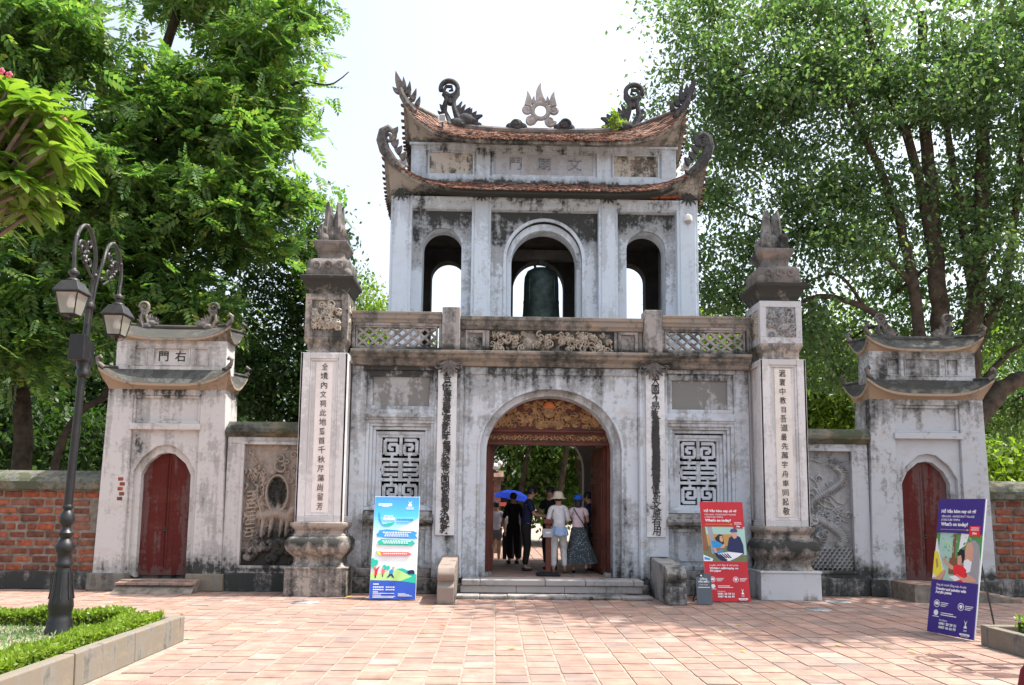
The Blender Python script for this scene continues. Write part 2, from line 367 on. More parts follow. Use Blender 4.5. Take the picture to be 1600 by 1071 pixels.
def text_mesh(s, size, ext=.002, bold=0, align='CENTER', shear=0, space=1.0):
    c = bpy.data.curves.new('txt', 'FONT'); c.body = s; c.size = size; c.extrude = ext; c.offset = bold; c.resolution_u = 2
    c.align_x = align; c.align_y = 'CENTER'; c.shear = shear; c.space_character = space
    o = bpy.data.objects.new('txt', c); COL.objects.link(o)
    me = bpy.data.meshes.new_from_object(o.evaluated_get(bpy.context.evaluated_depsgraph_get()))
    bpy.data.objects.remove(o); bpy.data.curves.remove(c)
    return me
TXTC = {}
def put_text(s, size, mtx, mat, parent, name='lettering', **kw):
    key = (s, size, tuple(sorted(kw.items())))
    me = text_mesh(s, size, **kw)
    if not len(me.vertices): return None
    me.transform(mtx); return link_mesh(name, me, parent, mat)
FACE = Matrix.Rotation(PI/2, 4, 'X')      # text lying in XZ facing -Y
def at(x, y, z): return Matrix.Translation((x, y, z))

# blade shaped flames and curls, used on all the roof ornaments
def blade(mb, x, y, z, ln, ang, wd, bend=.4, th=.06, n=7, wave=.0):
    BC[0] += 1; y += ((BC[0]*5) % 11-5)*.0021; th *= 1+.012*((BC[0]*3) % 7)
    L = []; Rr = []; a = ang; px, pz = x, z
    for i in range(n+1):
        t = i/n; wv = wd*(1-t)**.8*(1+.35*math.sin(t*PI)) * .5
        nx, nz = -math.sin(a), math.cos(a)
        L.append((px+nx*wv, pz+nz*wv)); Rr.append((px-nx*wv, pz-nz*wv))
        px += math.cos(a)*ln/n; pz += math.sin(a)*ln/n; a += bend/n + wave*math.cos(t*2*PI)
    mb.prism(L + Rr[::-1], y-th/2, y+th/2)
def spiral(cx, cz, y, r0, r1, a0, turns, n=28):
    return [(cx+(r0+(r1-r0)*i/n)*math.cos(a0+turns*2*PI*i/n), y, cz+(r0+(r1-r0)*i/n)*math.sin(a0+turns*2*PI*i/n)) for i in range(n+1)]
# ------------------------------------------------------------------ ground, pavers, beds
mb = MB(); mb.box(-400, 400, -60, 600, -.6, -.02); g = mb.build('ground', 'mortar'); g['kind'] = 'structure'
mb = MB(); mb.add([(-16, -18, -.0075), (16, -18, -.0075), (16, .4, -.0075), (-16, .4, -.0075)], [(0, 1, 2, 3)]); pavement = mb.build('pavement', 'mortar'); pavement['kind'] = 'structure'
random.seed(5)
PT = .30
def paver_mesh(wd, dp):
    m_ = MB(); m_.box(-wd/2, wd/2, -dp/2, dp/2, -.03, 0, .004, .004); return m_.mesh('paver')
pm = [paver_mesh(.284, .29), paver_mesh(.278, .286), paver_mesh(.286, .282)]
for q in pm: q.materials.append(M['paver'])
cands = []; ix = -42
rng = random.Random(11)
for ix in range(-40, 41):
    off = rng.random()*PT
    for iy in range(-40, 2):
        x = ix*PT + .1; y = iy*PT - off
        if y > .1: continue
        if abs(x) > 4.30 and -13 < y < -4.72: continue
        if abs(x) > 4.30 and abs(x+4.3) < .1: continue
        d = y - CAM.y
        sx = abs((x-CAM.x)/d) if d > 1 else 9
        vis = d > 6.3 and sx < .70
        cands.append((d if vis else 100+abs(d), x, y))
cands.sort()
far = MB()
for k, (d, x, y) in enumerate(cands):
    h = rng.uniform(-.004, .002); r = rng.uniform(-.012, .012)
    if k < 300:
        o = bpy.data.objects.new('paver', pm[k % 3]); o.location = (x, y, h); o.rotation_euler = (rng.uniform(-.004, .004), rng.uniform(-.004, .004), r)
        COL.objects.link(o); o.parent = pavement
    else:
        wd = .284*.5; far.box(x-wd, x+wd, y-.143, y+.143, h-.03, h, .003, .003)
far.build('far_pavers', 'paver_far', pavement, kind='stuff')
# court behind the gate
mb = MB(); mb.add([(-18, 4.9, .0), (18, 4.9, .0), (18, 40, .0), (-18, 40, .0)], [(0, 1, 2, 3)]); court = mb.build('rear_court', 'mortar'); court['kind'] = 'structure'
mb = MB()
for i in range(-12, 13):
    for j in range(0, 50): mb.box(i*PT-.14, i*PT+.14, 5.0+j*PT, 5.28+j*PT, .0, .022+rng.uniform(0, .003))
mb.build('court_pavers', 'paver_far', court, kind='stuff')

for (x, y, s) in ((-3.85, -1.35, .22), (3.9, -1.75, .2), (4.65, -.75, .2)):
    m_ = MB(); m_.lathe(x, y, [(s, -.006), (s, .004), (s-.03, .007), (.02, .006)], 20)
    t = m_.build('drain_cover', 'pillar_ped'); tag(t, {-3.85: 'pale round drain cover in the brick paving left of the blue poster', 3.9: 'pale drain cover in the paving before the right tall pillar', 4.65: 'pale drain cover lying in the paving near the right dragon relief'}[x], 'drain cover', 'pale covers set in the paving')

# planters
def planter(name, x0, x1, y0, y1, h, label):
    t = thing(name, ((x0+x1)/2, (y0+y1)/2, 0), label, 'planter')
    k = .13; rr = random.Random(3)
    for (ax, bx, ay, by, along) in ((x0, x0+k, y0+k, y1-k, 1), (x1-k, x1, y0+k, y1-k, 1), (x0, x1, y0, y0+k, 0), (x0, x1, y1-k, y1, 0)):
        n = max(2, int(((by-ay) if along else (bx-ax))/1.05))
        for i in range(n):
            m_ = MB(); e = .006; j = rr.uniform(-.006, .006)
            if along: m_.box(ax+j, bx+j, ay+(by-ay)*i/n+e, ay+(by-ay)*(i+1)/n-e, -.01, h+j, .008, 0)
            else: m_.box(ax+(bx-ax)*i/n+e, ax+(bx-ax)*(i+1)/n-e, ay+j, by+j, -.01, h+j, 0, .008)
            m_.build('kerb_block', 'kerb', t, bevel=.012)
    m_ = MB(); m_.box(x0+k, x1-k, y0+k, y1-k, 0, h-.07); m_.build('soil', 'mortar', t)
    return t
PH = .27
planter('planter_bed', -11.5, -4.34, -12.5, -4.77, PH, 'long stone-kerbed bed with clipped hedge and thin grass under the street lamp')
planter('planter_bed', 4.52, 11.5, -12.5, -4.70, .22, 'stone-kerbed bed at the right edge beside the purple poster')

# ------------------------------------------------------------------ roof builder
def roof_surf(cx, hx, y0, y1, zw, over, tip, z0, dz, p, ihx, iy0, iy1, zt, ridge_up=0, os=None):
    os = over if os is None else os
    cy = (y0+y1)/2; hy = (y1-y0)/2; icy = (iy0+iy1)/2; ihy = (iy1-iy0)/2
    def outer(side, u):
        a = abs(u); o = (over if side in 'fb' else os) + tip*a**5; z = z0 + dz*(a**p if side in 'fb' else a**max(2.2, p*.55))
        H = hx if side in 'fb' else hy
        tg = u*(H+(os if side in 'fb' else over)+tip)
        if side == 'f': return Vector((cx+tg, y0-o, z))
        if side == 'b': return Vector((cx-tg, y1+o, z))
        if side == 'r': return Vector((cx+hx+o, cy+tg, z))
        return Vector((cx-hx-o, cy-tg, z))
    def inner(side, u):
        z = zt + ridge_up*abs(u)**3
        if side == 'f': return Vector((cx+u*ihx, iy0, z))
        if side == 'b': return Vector((cx-u*ihx, iy1, z))
        z = zt + ridge_up
        if side == 'r': return Vector((cx+ihx, icy+u*ihy, z))
        return Vector((cx-ihx, icy-u*ihy, z))
    def wall(side, u):
        if side == 'f': return Vector((cx+u*hx, y0, zw))
        if side == 'b': return Vector((cx-u*hx, y1, zw))
        if side == 'r': return Vector((cx+hx, cy+u*hy, zw))
        return Vector((cx-hx, cy-u*hy, zw))
    def top(side, u, t):
        a, b_ = outer(side, u), inner(side, u); q = a.lerp(b_, t); q.z = a.z + (b_.z-a.z)*(t**1.12 if b_.z > a.z else t**.6); return q
    return outer, inner, wall, top
def roof_shell(t, S, th=.07, mat_top='eave', mat_under='eave', name_top='roof_slab', nu=28, cove=.25):
    outer, inner, wall, top = S
    a = MB(); b_ = MB()
    for side in 'frbl':
        n = nu if side in 'fb' else nu//2
        rows = 7; vs = []
        for i in range(n+1):
            u = -1+2*i/n
            for j in range(rows+1): vs.append(top(side, u, j/rows))
        fs = [(i*(rows+1)+j, (i+1)*(rows+1)+j, (i+1)*(rows+1)+j+1, i*(rows+1)+j+1) for i in range(n) for j in range(rows)]
        a.add(vs, fs)
        vs = []; 
        for i in range(n+1):
            u = -1+2*i/n; o_ = outer(side, u); w_ = wall(side, u); d = Vector((0, 0, th))
            w2 = Vector((w_.x, w_.y, w_.z)); mid = o_.lerp(w_, .45); mid.z = (o_.z-th)*(1-cove)+w_.z*cove + .0
            mid2 = o_.lerp(w_, .12); mid2.z = (o_.z-th)-.012
            vs += [o_ - Vector((0, 0, .002)), o_-d, mid2, mid, w2]
        fs = [(i*5+j, i*5+j+1, (i+1)*5+j+1, (i+1)*5+j) for i in range(n) for j in range(4)]
        b_.add(vs, fs)
    ra = a.build(name_top, mat_top, t, smooth=True); rb = b_.build('eave_soffit', mat_under, t, smooth=True)
    return ra, rb
def roof_tiles(t, S, rows=9, step=.085, sides='frl', skip=.0, lens=None):
    outer, inner, wall, top = S
    m_ = MB(); rr = random.Random(4)
    for side in sides:
        L = (outer(side, 1)-outer(side, -1)).length; n = int(L/step)
        for r in range(rows):
            t0 = r/rows; 
            for i in range(n):
                u = -1+2*(i+.5+(.5 if r % 2 else 0))/n
                if abs(u) > .985: continue
                c = top(side, u, t0); c2 = top(side, u, min(1, t0+1.25/rows)); e = top(side, min(1, u+.02), t0)-top(side, max(-1, u-.02), t0)
                e.normalize(); d = (c2-c); ln = d.length; d.normalize(); nn = e.cross(d).normalized()
                if nn.z < 0: nn = -nn
                lift = nn*(.03+rr.uniform(-.006, .008)); fwd = -d*(.05+rr.uniform(-.012, .012)); hw = step*.44
                a0 = c+lift+fwd; b0 = c+d*ln+nn*.006
                vs = [a0-e*hw*.9, a0-e*hw*.3-d*.022, a0+e*hw*.3-d*.022, a0+e*hw*.9, b0+e*hw, b0-e*hw]
                vs2 = [q-nn*.02 for q in vs]
                m_.add(vs+vs2, [(0, 1, 2, 3, 4, 5), (11, 10, 9, 8, 7, 6), (0, 6, 7, 1), (1, 7, 8, 2), (2, 8, 9, 3), (3, 9, 10, 4), (5, 11, 6, 0)])
    return m_.build('roof_tiles', 'tile', t, kind='stuff')
def hip_ridges(t, S, r=.05, mat='finial_dark', name='hip_ridge', sides='fr'):
    outer, inner, wall, top = S
    for side, u in (('f', -1), ('f', 1), ('b', -1), ('b', 1)):
        m_ = MB(); pts = [top(side, u, j/8)+Vector((0, 0, r*.6)) for j in range(9)]
        m_.tube(pts, [r*(.8+.25*j/8) for j in range(9)], 8); m_.build(name, mat, t, smooth=True)

# ------------------------------------------------------------------ relief carving
def relief_mesh(x0, x1, z0, z1, Y, depth, strokes, nx, nz, seed=0, rough=.012, axis='y', sign=-1):
    """strokes: (points, width, height) in metres from the lower-left corner"""
    W, H = x1-x0, z1-z0
    X, Z = np.meshgrid(np.linspace(0, W, nx), np.linspace(0, H, nz)); F = np.zeros_like(X)
    for pts, wd, hh in strokes:
        pts = np.array(pts, float); n = len(pts)
        wds = np.linspace(wd[0], wd[1], n) if hasattr(wd, '__len__') else np.full(n, wd)
        cellx = W/(nx-1); cellz = H/(nz-1)
        for i in range(n-1):
            a, b_ = pts[i], pts[i+1]; wm = max(wds[i], wds[i+1])
            i0 = max(0, int((min(a[0], b_[0])-wm)/cellx)); i1 = min(nx, int((max(a[0], b_[0])+wm)/cellx)+2)
            j0 = max(0, int((min(a[1], b_[1])-wm)/cellz)); j1 = min(nz, int((max(a[1], b_[1])+wm)/cellz)+2)
            if i1 <= i0 or j1 <= j0: continue
            xs, zs = X[j0:j1, i0:i1], Z[j0:j1, i0:i1]
            d = b_-a; L2 = max(1e-9, d@d); t = np.clip(((xs-a[0])*d[0]+(zs-a[1])*d[1])/L2, 0, 1)
            dd = np.hypot(xs-a[0]-t*d[0], zs-a[1]-t*d[1]); ww = wds[i]+(wds[i+1]-wds[i])*t
            f = hh*np.sqrt(np.clip(1-(dd/ww)**2, 0, 1)); F[j0:j1, i0:i1] = np.maximum(F[j0:j1, i0:i1], f)
    rs = np.random.RandomState(seed); nzs = rs.rand(nz//3+2, nx//3+2)
    nzs = np.kron(nzs, np.ones((3, 3)))[:nz, :nx]; F = F + (nzs-.5)*rough
    att = F.copy(); F[0, :] = F[-1, :] = 0; F[:, 0] = F[:, -1] = 0
    if axis == 'y': V = np.stack([x0+X, Y+sign*F*depth, z0+Z], -1).reshape(-1, 3)
    else: V = np.stack([Y+sign*F*depth, x0+X, z0+Z], -1).reshape(-1, 3)
    idx = np.arange(nx*nz).reshape(nz, nx); Fq = np.stack([idx[:-1, :-1], idx[:-1, 1:], idx[1:, 1:], idx[1:, :-1]], -1).reshape(-1, 4)
    me = bpy.data.meshes.new('relief'); me.vertices.add(len(V)); me.vertices.foreach_set('co', V.ravel())
    me.loops.add(Fq.size); me.loops.foreach_set('vertex_index', Fq.ravel()); me.polygons.add(len(Fq))
    me.polygons.foreach_set('loop_start', np.arange(0, Fq.size, 4)); me.update(calc_edges=True)
    a_ = me.attributes.new('relief', 'FLOAT', 'POINT'); a_.data.foreach_set('value', np.clip(att, 0, 1).astype(np.float32).ravel())
    me.polygons.foreach_set('use_smooth', [True]*len(Fq)); return me
def clip_relief(me, keep):
    bm = bmesh.new(); bm.from_mesh(me)
    bmesh.ops.delete(bm, geom=[v for v in bm.verts if not keep(v.co)], context='VERTS'); bm.to_mesh(me); bm.free()
M['ink_mid'] = simple('greyed_ink', (.11, .105, .10), .8, .5, 12, 0)
M['mould'] = simple('black_mould', (.06, .06, .055), .95, .6, 20, .5)
def curl(rr, cx, cz, r, turns=1.4, flip=1):
    a0 = rr.uniform(0, 6.28); n = 18
    return [(cx+r*(1-.85*i/n)*math.cos(a0+flip*turns*2*PI*i/n), cz+r*(1-.85*i/n)*math.sin(a0+flip*turns*2*PI*i/n)) for i in range(n+1)]
def wavy(x0, z0, x1, z1, amp, k, ph=0, n=14):
    d = Vector((x1-x0, z1-z0)); L = d.length; u = d/L; v = Vector((-u.y, u.x))
    return [(x0+d.x*i/n+v.x*amp*math.sin(ph+k*2*PI*i/n), z0+d.y*i/n+v.y*amp*math.sin(ph+k*2*PI*i/n)) for i in range(n+1)]
def floral(W, H, rr, n, r=(.04, .09)):
    s = []
    for _ in range(n):
        x, z = rr.uniform(.03, W-.03), rr.uniform(.03, H-.03); q = rr.uniform(*r)
        s.append((curl(rr, x, z, q, rr.uniform(.8, 1.5), rr.choice((-1, 1))), (q*.28, q*.12), rr.uniform(.4, 1)))
        if rr.random() < .6:
            a = rr.uniform(0, 6.28); s.append((wavy(x, z, x+math.cos(a)*q*2, z+math.sin(a)*q*2, q*.3, 1), (q*.3, q*.05), rr.uniform(.3, .8)))
        if rr.random() < .4:
            for k in range(5):
                a = k*1.257; s.append(([(x, z), (x+math.cos(a)*q*.6, z+math.sin(a)*q*.6)], (q*.25, q*.2), .9))
    return s
def dragon(W, H, rr):
    s = []
    # coiling body
    body = []
    for i in range(60):
        t = i/59; body.append((W*(.5+.34*math.sin(t*8.0+.4)*(1-.1*t)), H*(.88-.66*t)))
    s.append((body, (.04, .085), .55))
    for i in range(2, 58, 1):       # scales and fins along the back
        a, b_ = body[i], body[i-1]; dx, dz = a[0]-b_[0], a[1]-b_[1]; L = math.hypot(dx, dz) or 1; nx_, nz_ = -dz/L, dx/L
        s.append(([(a[0], a[1]), (a[0]+nx_*.12+dx, a[1]+nz_*.12+dz)], (.02, .004), .5))
        s.append(([(a[0]-nx_*.05, a[1]-nz_*.05), (a[0]+nx_*.05, a[1]+nz_*.05)], .008, .66))
    hx, hz = body[-20]
    for k in range(14):             # mane of the head
        a = PI*.1+k*.2; s.append((wavy(hx-.05, hz-.02, hx-.05+math.cos(a+1.2)*.24, hz+math.sin(a+1.2)*.2, .02, 1.2, k), (.018, .005), .8))
    s.append((curl(rr, hx-.08, hz-.04, .10, .9), (.05, .03), .95)); s.append((curl(rr, hx-.16, hz-.08, .05, 1), (.03, .015), 1))
    for (cx, cz) in ((.72*W, .84*H), (.3*W, .14*H+.3)):
        for k in range(11):         # radiating tail flames
            a = -.9+k*.3; s.append((wavy(cx, cz, cx+math.cos(a)*.2, cz+math.sin(a)*.2, .015, 1.1, k), (.014, .004), .75))
    for k in range(26):
        x, z = rr.uniform(.04, W-.04), rr.uniform(.45, H-.05); s.append((curl(rr, x, z, rr.uniform(.04, .08), 1.3, rr.choice((-1, 1))), (.02, .008), rr.uniform(.25, .45)))
    for k in range(9): s.append((wavy(rr.uniform(0, .3*W), rr.uniform(.5, H-.1), rr.uniform(.6*W, W), rr.uniform(.5, H-.1), .03, 2), (.022, .008), .28))
    for r in range(7):              # waves
        for k in range(12):
            x = k*W/11+(r % 2)*.04; z = .03+r*.055; s.append(([(x-.05, z-.02), (x-.02, z+.03), (x+.02, z+.035), (x+.05, z-.01)], (.018, .006), .45))
    return s
def carve(name, x0, x1, z0, z1, Y, depth, strokes, res, mat, parent, seed=0, axis='y', sign=-1):
    nx = max(8, int((x1-x0)/res)); nz = max(8, int((z1-z0)/res))
    o = link_mesh(name, relief_mesh(x0, x1, z0, z1, Y, depth, strokes, nx, nz, seed, axis=axis, sign=sign), parent, mat); return o

# ------------------------------------------------------------------ the main gate
gate = thing('temple_gate', (0, 2.3, 0), 'large three-bay white lime-washed temple gate with arched passage and open bell storey above', 'gate')
rr = random.Random(8)
# lower body
mb = MB()
arch_wall(mb, -1.53, 1.53, .27, 3.93, 0, 1.235, 2.45, 1.10, 0, .14, 28)
mb.build('front_wall', 'gate_white', gate, bevel=.01)
mb = MB(); arch_wall(mb, -1.53, 1.53, .27, 3.93, -.01, 1.12, 2.45, 1.0, .142, .5, 28); mb.build('arch_reveal', 'gate_white', gate, bevel=.012)
mb = MB(); arch_ring(mb, 0, 1.237, 1.285, 2.45, 1.10, 1.15, .27, -.018, .03, 28); mb.build('arch_moulding', 'gate_white', gate, bevel=.01)
mb = MB()
for s in (-1, 1):
    X = lambda a, b_: (min(s*a, s*b_), max(s*a, s*b_))
    x = X(1.53, 2.04); mb.box(*x, -.06, .5, .27, 3.93)                      # pilaster
    x = X(1.545, 1.60); mb.box(*x, -.085, -.06, .27, 3.93)
    x = X(2.04, 3.5); mb.box(*x, 0, .5, 3.86, 3.93); mb.box(*x, 0, .5, 2.98, 3.16)
    x = X(3.24, 3.5); mb.box(*x, 0.002, .5, .27, 3.86)
    x = X(2.04, 3.24); mb.box(*x, .05, .5, 3.16, 3.23); mb.box(*x, .05, .5, 3.75, 3.86)
    x = X(2.04, 2.15); mb.box(*x, .052, .5, 3.23, 3.75); x = X(3.14, 3.24); mb.box(*x, .052, .5, 3.23, 3.75)
    x = X(2.04, 3.24); mb.box(*x, -.035, 0, 3.02, 3.08); 
    # stepped window surround
    for k, (a, z0_, z1_) in enumerate(((.0, 1.40, 2.98), (.055, 1.42, 2.93), (.11, 1.44, 2.87), (.165, 1.46, 2.79))):
        y = .02+k*.05; q = a; x0_, x1_ = X(2.04+q, 3.24-q)
        frame(mb, x0_, x1_, z0_, z1_, .058, y, y+.05 if k < 3 else .5)
    x = X(2.04, 3.24); mb.box(*x, .02, .5, .42, .50); mb.box(*x, .02, .5, 1.08, 1.14)
    x = X(2.04, 2.16); mb.box(*x, .022, .5, .50, 1.08); x = X(3.12, 3.24); mb.box(*x, .022, .5, .50, 1.08)
    x = X(2.13, 3.15); mb.box(*x, .07, .5, .49, 1.09)
mb.sides('side_wall', 'gate_white', gate, bevel=.01)
mb = MB()
for s in (-1, 1):
    X = lambda a, b_: (min(s*a, s*b_), max(s*a, s*b_))
    x0_, x1_ = X(2.22, 3.06); c = .05; z0_, z1_ = .57, 1.01
    mb.prism([(x0_+c, z0_), (x1_-c, z0_), (x1_, z0_+c), (x1_, z1_-c), (x1_-c, z1_), (x0_+c, z1_), (x0_, z1_-c), (x0_, z0_+c)], .045, .08)
mb.sides('apron_panel', 'gate_white', gate, bevel=.012)
for s in (-1, 1):
    x0_, x1_ = sorted((s*2.15, s*3.14)); mb = MB(); mb.box(x0_, x1_, .10, .3, 3.23, 3.75); mb.build('recessed_panel', 'grey_render', gate)
    x0_, x1_ = sorted((s*2.02, s*3.22)); mb = MB()
    mb.prism([(-.02, 1.14), (-.02, 1.17), (-.12, 1.2), (-.14, 1.25), (-.12, 1.28), (-.06, 1.31), (-.06, 1.34), (-.02, 1.39), (.2, 1.40), (.2, 1.14)], x0_, x1_, 'x')
    mb.build('window_sill', 'plinth', gate, smooth=True)
    x0_, x1_ = sorted((s*2.2, s*3.1)); mb = MB(); mb.box(x0_, x1_, .5, .55, 1.4, 2.8); mb.build('window_back', 'dark', gate)  # near-black sheet stands in for the unlit interior behind the lattice
mb = MB()
for s in (-1, 1):
    x0_, x1_ = sorted((s*1.24, s*3.5)); mb.box(x0_, x1_, -.05, .5, 0, .27); 
    x0_, x1_ = sorted((s*2.02, s*3.5)); mb.box(x0_, x1_, -.02, .5, .27, .42)
mb.sides('base_course', 'plinth', gate, bevel=.015)
# side, rear walls and deck of the lower storey
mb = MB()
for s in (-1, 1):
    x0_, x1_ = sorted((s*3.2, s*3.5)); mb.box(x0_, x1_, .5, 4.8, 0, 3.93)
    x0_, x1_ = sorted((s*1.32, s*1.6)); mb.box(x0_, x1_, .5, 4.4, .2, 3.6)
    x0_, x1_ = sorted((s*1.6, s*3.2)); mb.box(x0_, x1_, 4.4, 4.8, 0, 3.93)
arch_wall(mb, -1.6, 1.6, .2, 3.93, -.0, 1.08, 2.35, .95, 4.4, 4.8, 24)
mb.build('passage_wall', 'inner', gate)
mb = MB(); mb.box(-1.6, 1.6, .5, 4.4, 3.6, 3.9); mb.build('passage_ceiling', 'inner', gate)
mb = MB(); mb.box(-3.5, 3.5, .5, 5.0, 3.93, 4.12); mb.build('terrace_floor', 'cornice', gate)
mb = MB(); mb.box(-1.6, 1.6, -.02, 4.9, .0, .262); mb.build('passage_floor', 'stone', gate)
mb = MB()
for i in range(-5, 6):
    for j in range(16): mb.box(i*.29-.14, i*.29+.14, .1+j*.29, .38+j*.29, .258, .27)
mb.build('passage_tiles', 'paver_far', gate, kind='stuff')
# cornice over the lower storey
mb = MB()
prof = [(0, 3.93), (-.07, 3.94), (-.09, 3.97), (-.09, 4.0), (-.16, 4.04), (-.20, 4.06), (-.20, 4.10), (-.26, 4.13), (-.26, 4.18), (.3, 4.18), (.3, 3.93)]
mb.prism(prof, -3.5, 3.5, 'x'); mb.build('cornice', 'cornice', gate, bevel=.008)
mb = MB(); mb.box(-1.52, 1.52, -.03, 0, 3.80, 3.925); mb.build('frieze_band', 'gate_white', gate, bevel=.01)
for s in (-1, 1):      # leaf brackets where the couplets start
    mb = MB(); cx = s*1.80
    for k in range(9): blade(mb, cx, -.13, 4.0, .30-.018*abs(k-4), -PI/2+(k-4)*.27, .07, (k-4)*.12, .05)
    for k in (-1, 1): mb.tube(spiral(cx+k*.2, 3.93, -.13, .06, .015, 0, 1.2*k), .014, 6)
    mb.build('leaf_bracket', 'finial_dark', gate, smooth=False)
# couplet boards
LT = "吾儒要通經要識時無固執也尚思聖訓永相敦"; RT = "大國不易教不變俗且尊崇之亦信斯文原有用"
M['couplet_l'] = plaster('couplet_board_left', (.66, .67, .68), .62, .1, .1, spots=((-1.83, 2.6, .10, 1.5, .16),), ochre=.05, dirt=.2, seed=30)
M['couplet_r'] = plaster('couplet_board_right', (.66, .67, .68), .62, .1, .1, spots=((1.82, 2.5, .09, .95, .40),), ochre=.05, dirt=.2, seed=31)
for s, txt in ((-1, LT), (1, RT)):
    mb = MB(); x0_, x1_ = sorted((s*1.655, s*1.985)); mb.box(x0_, x1_, -.095, -.06, .99, 3.86)
    bd = mb.build('couplet_board', 'couplet_l' if s < 0 else 'couplet_r', gate, bevel=.006)
    n = len(txt)
    for i, ch in enumerate(txt):
        z = 3.70-(3.70-1.09)*i/(n-1)
        put_text(ch, .165, at(s*1.82+rr.uniform(-.012, .012), -.099, z) @ FACE @ Matrix.Rotation(rr.uniform(-.12, .12), 4, 'Z') @ Matrix.Diagonal((rr.uniform(.8, 1.1), rr.uniform(.9, 1.1), 1, 1)), 'ink', bd, 'character', bold=.0025 if s > 0 else .0045)
    if s < 0:          # mould creeping over the left characters
        strokes = []
        for k in range(95):
            x, z = rr.gauss(.08, .028), rr.uniform(.04, 2.5); strokes.append((curl(rr, x, z, rr.uniform(.02, .045), .9, rr.choice((-1, 1))), (.02, .008), rr.uniform(.5, 1)))
        me = relief_mesh(-1.905, -1.745, 1.05, 3.78, -.090, .016, strokes, 18, 260, 5); clip_relief(me, lambda c: c.y < -.0965); link_mesh('mould_crust', me, bd, 'mould')
# window lattice (built as bars)
def fret(cx, z0, z1, x0, x1, y0, y1, parent):
    bars = []; W = x1-x0; H = z1-z0; t = W/13.6
    def h(a, b_, z, k=1): bars.append((x0+a*W, x0+b_*W, z0+z*H-t/2*k, z0+z*H+t/2*k))
    def v(x, a, b_, k=1): bars.append((x0+x*W-t/2*k, x0+x*W+t/2*k, z0+a*H, z0+b_*H))
    h(0, 1, .985); h(0, 1, .015); v(.03, .0, 1); v(.97, 0, 1); v(.5, .70, 1); v(.5, 0, .30)
    for q in (0, 1):      # spirals in the four corners
        f = (lambda a: a) if q == 0 else (lambda a: 1-a)
        for r in (0, 1):
            g_ = (lambda a: a) if r == 0 else (lambda a: 1-a)
            def hh(a, b_, z): h(min(f(a), f(b_)), max(f(a), f(b_)), g_(z))
            def vv(x, a, b_): v(f(x), min(g_(a), g_(b_)), max(g_(a), g_(b_)))
            hh(.13, .42, .925); vv(.13, .725, .925); hh(.13, .42, .725); vv(.42, .725, .86); hh(.23, .42, .86); vv(.23, .79, .86); hh(.23, .33, .79)
    for k, z in enumerate((.645, .572, .5, .428, .355)):
        if k % 2 == 0: h(.03, .97, z)
        else: h(.10, .44, z); h(.56, .90, z)
    v(.5, .345, .655, 1.3)
    for z in (.608, .536, .464, .392):
        for x in ((.1, .9) if z in (.536, .464) else (.28, .72)): v(x, z-.036, z+.036, .7)
    for (x, za, zb) in ((.30, .66, .725), (.70, .66, .725), (.30, .275, .345), (.70, .275, .345), (.08, .72, .73), (.92, .72, .73)): v(x, za, zb, .8)
    for i, (a, b_, c, d) in enumerate(bars):
        m_ = MB(); e = .0015*(i % 5); m_.box(a, b_, y0+e, y1, c, d); m_.build('lattice_bar', 'gate_white', parent, bevel=.004)
for s in (-1, 1):
    x0_, x1_ = sorted((s*2.26, s*3.02))
    fret(0, 1.50, 2.73, x0_, x1_, .20, .27, gate)
# carved pediment and doors
mb = MB()
for z0_, z1_ in ((2.60, 2.64), (2.83, 2.87)): mb.box(-1.2, 1.2, .42, .56, z0_, z1_)
mb.build('lintel_beam', 'red_wood', gate, bevel=.008)
mb = MB(); mb.box(-1.2, 1.2, .50, .56, 2.64, 2.83); mb.prism([(-1.16, 2.45)] and arch_pts(0, 1.17, 2.87, .62, 24), .50, .56); mb.build('pediment_board', 'red_wood', gate)
st = []; q = random.Random(3); W = 2.36
for side in (0, 1):
    rq = random.Random(9); f = (lambda x: x) if side == 0 else (lambda x: W-x)
    def S(pts, wd, hh): st.append(([(f(a), b_) for a, b_ in pts], wd, hh))
    for k in range(12):
        cx = .08+k*.095; S(curl(rq, cx, .10, .055, 1.1, 1 if k % 2 else -1), (.017, .008), .8); S(wavy(cx, .05, cx+.1, .15, .02, 1), (.016, .008), .7)
    for k in range(85):
        cx = rq.uniform(.10, 1.15); top_ = .27+.55*math.sqrt(max(0, 1-((1.18-cx)/1.18)**2)); cz = rq.uniform(.28, max(.3, top_-.08))
        r_ = rq.uniform(.04, .075); S(curl(rq, cx, cz, r_, 1.1, rq.choice((-1, 1))), (.019, .008), rq.uniform(.6, 1))
        S(wavy(cx, cz, cx+rq.uniform(-.14, .14), cz+rq.uniform(-.08, .08), .02, 1), (.018, .006), rq.uniform(.5, .9))
    for k in range(8): a = k*.4; S([(1.18, .55), (1.18-math.cos(a-.4)*.15, .55+math.sin(a-.4)*.15)], (.03, .01), .8)
st.append((curl(q, 1.18, .55, .085, 1.0), .022, 1.1)); st.append(([(1.18, .55), (1.181, .551)], .05, .9))
me = relief_mesh(-1.18, 1.18, 2.64, 3.47, .512, .05, st, 300, 110, 2, rough=.0)
clip_relief(me, lambda c: c.y < .497 and (c.z < 2.825 or (c.z > 2.875 and (c.x/1.16)**2+((c.z-2.87)/.60)**2 < 1)))
link_mesh('carved_ornament', me, gate, 'gold')
mb = MB(); mb.lathe(0, 0, [(.10, -.02), (.10, .01), (.06, .03), (.0, .03)], 20); mb.xf(at(0, .45, 3.19) @ Matrix.Rotation(PI/2, 4, 'X')); mb.build('medallion', 'gold', gate, smooth=True)
mb = MB()
for k in range(7): blade(mb, 0, .46, 3.27, .13, PI/2+(k-3)*.42, .07, 0, .03)
mb.build('flame_crest', 'orange_gilt', gate)
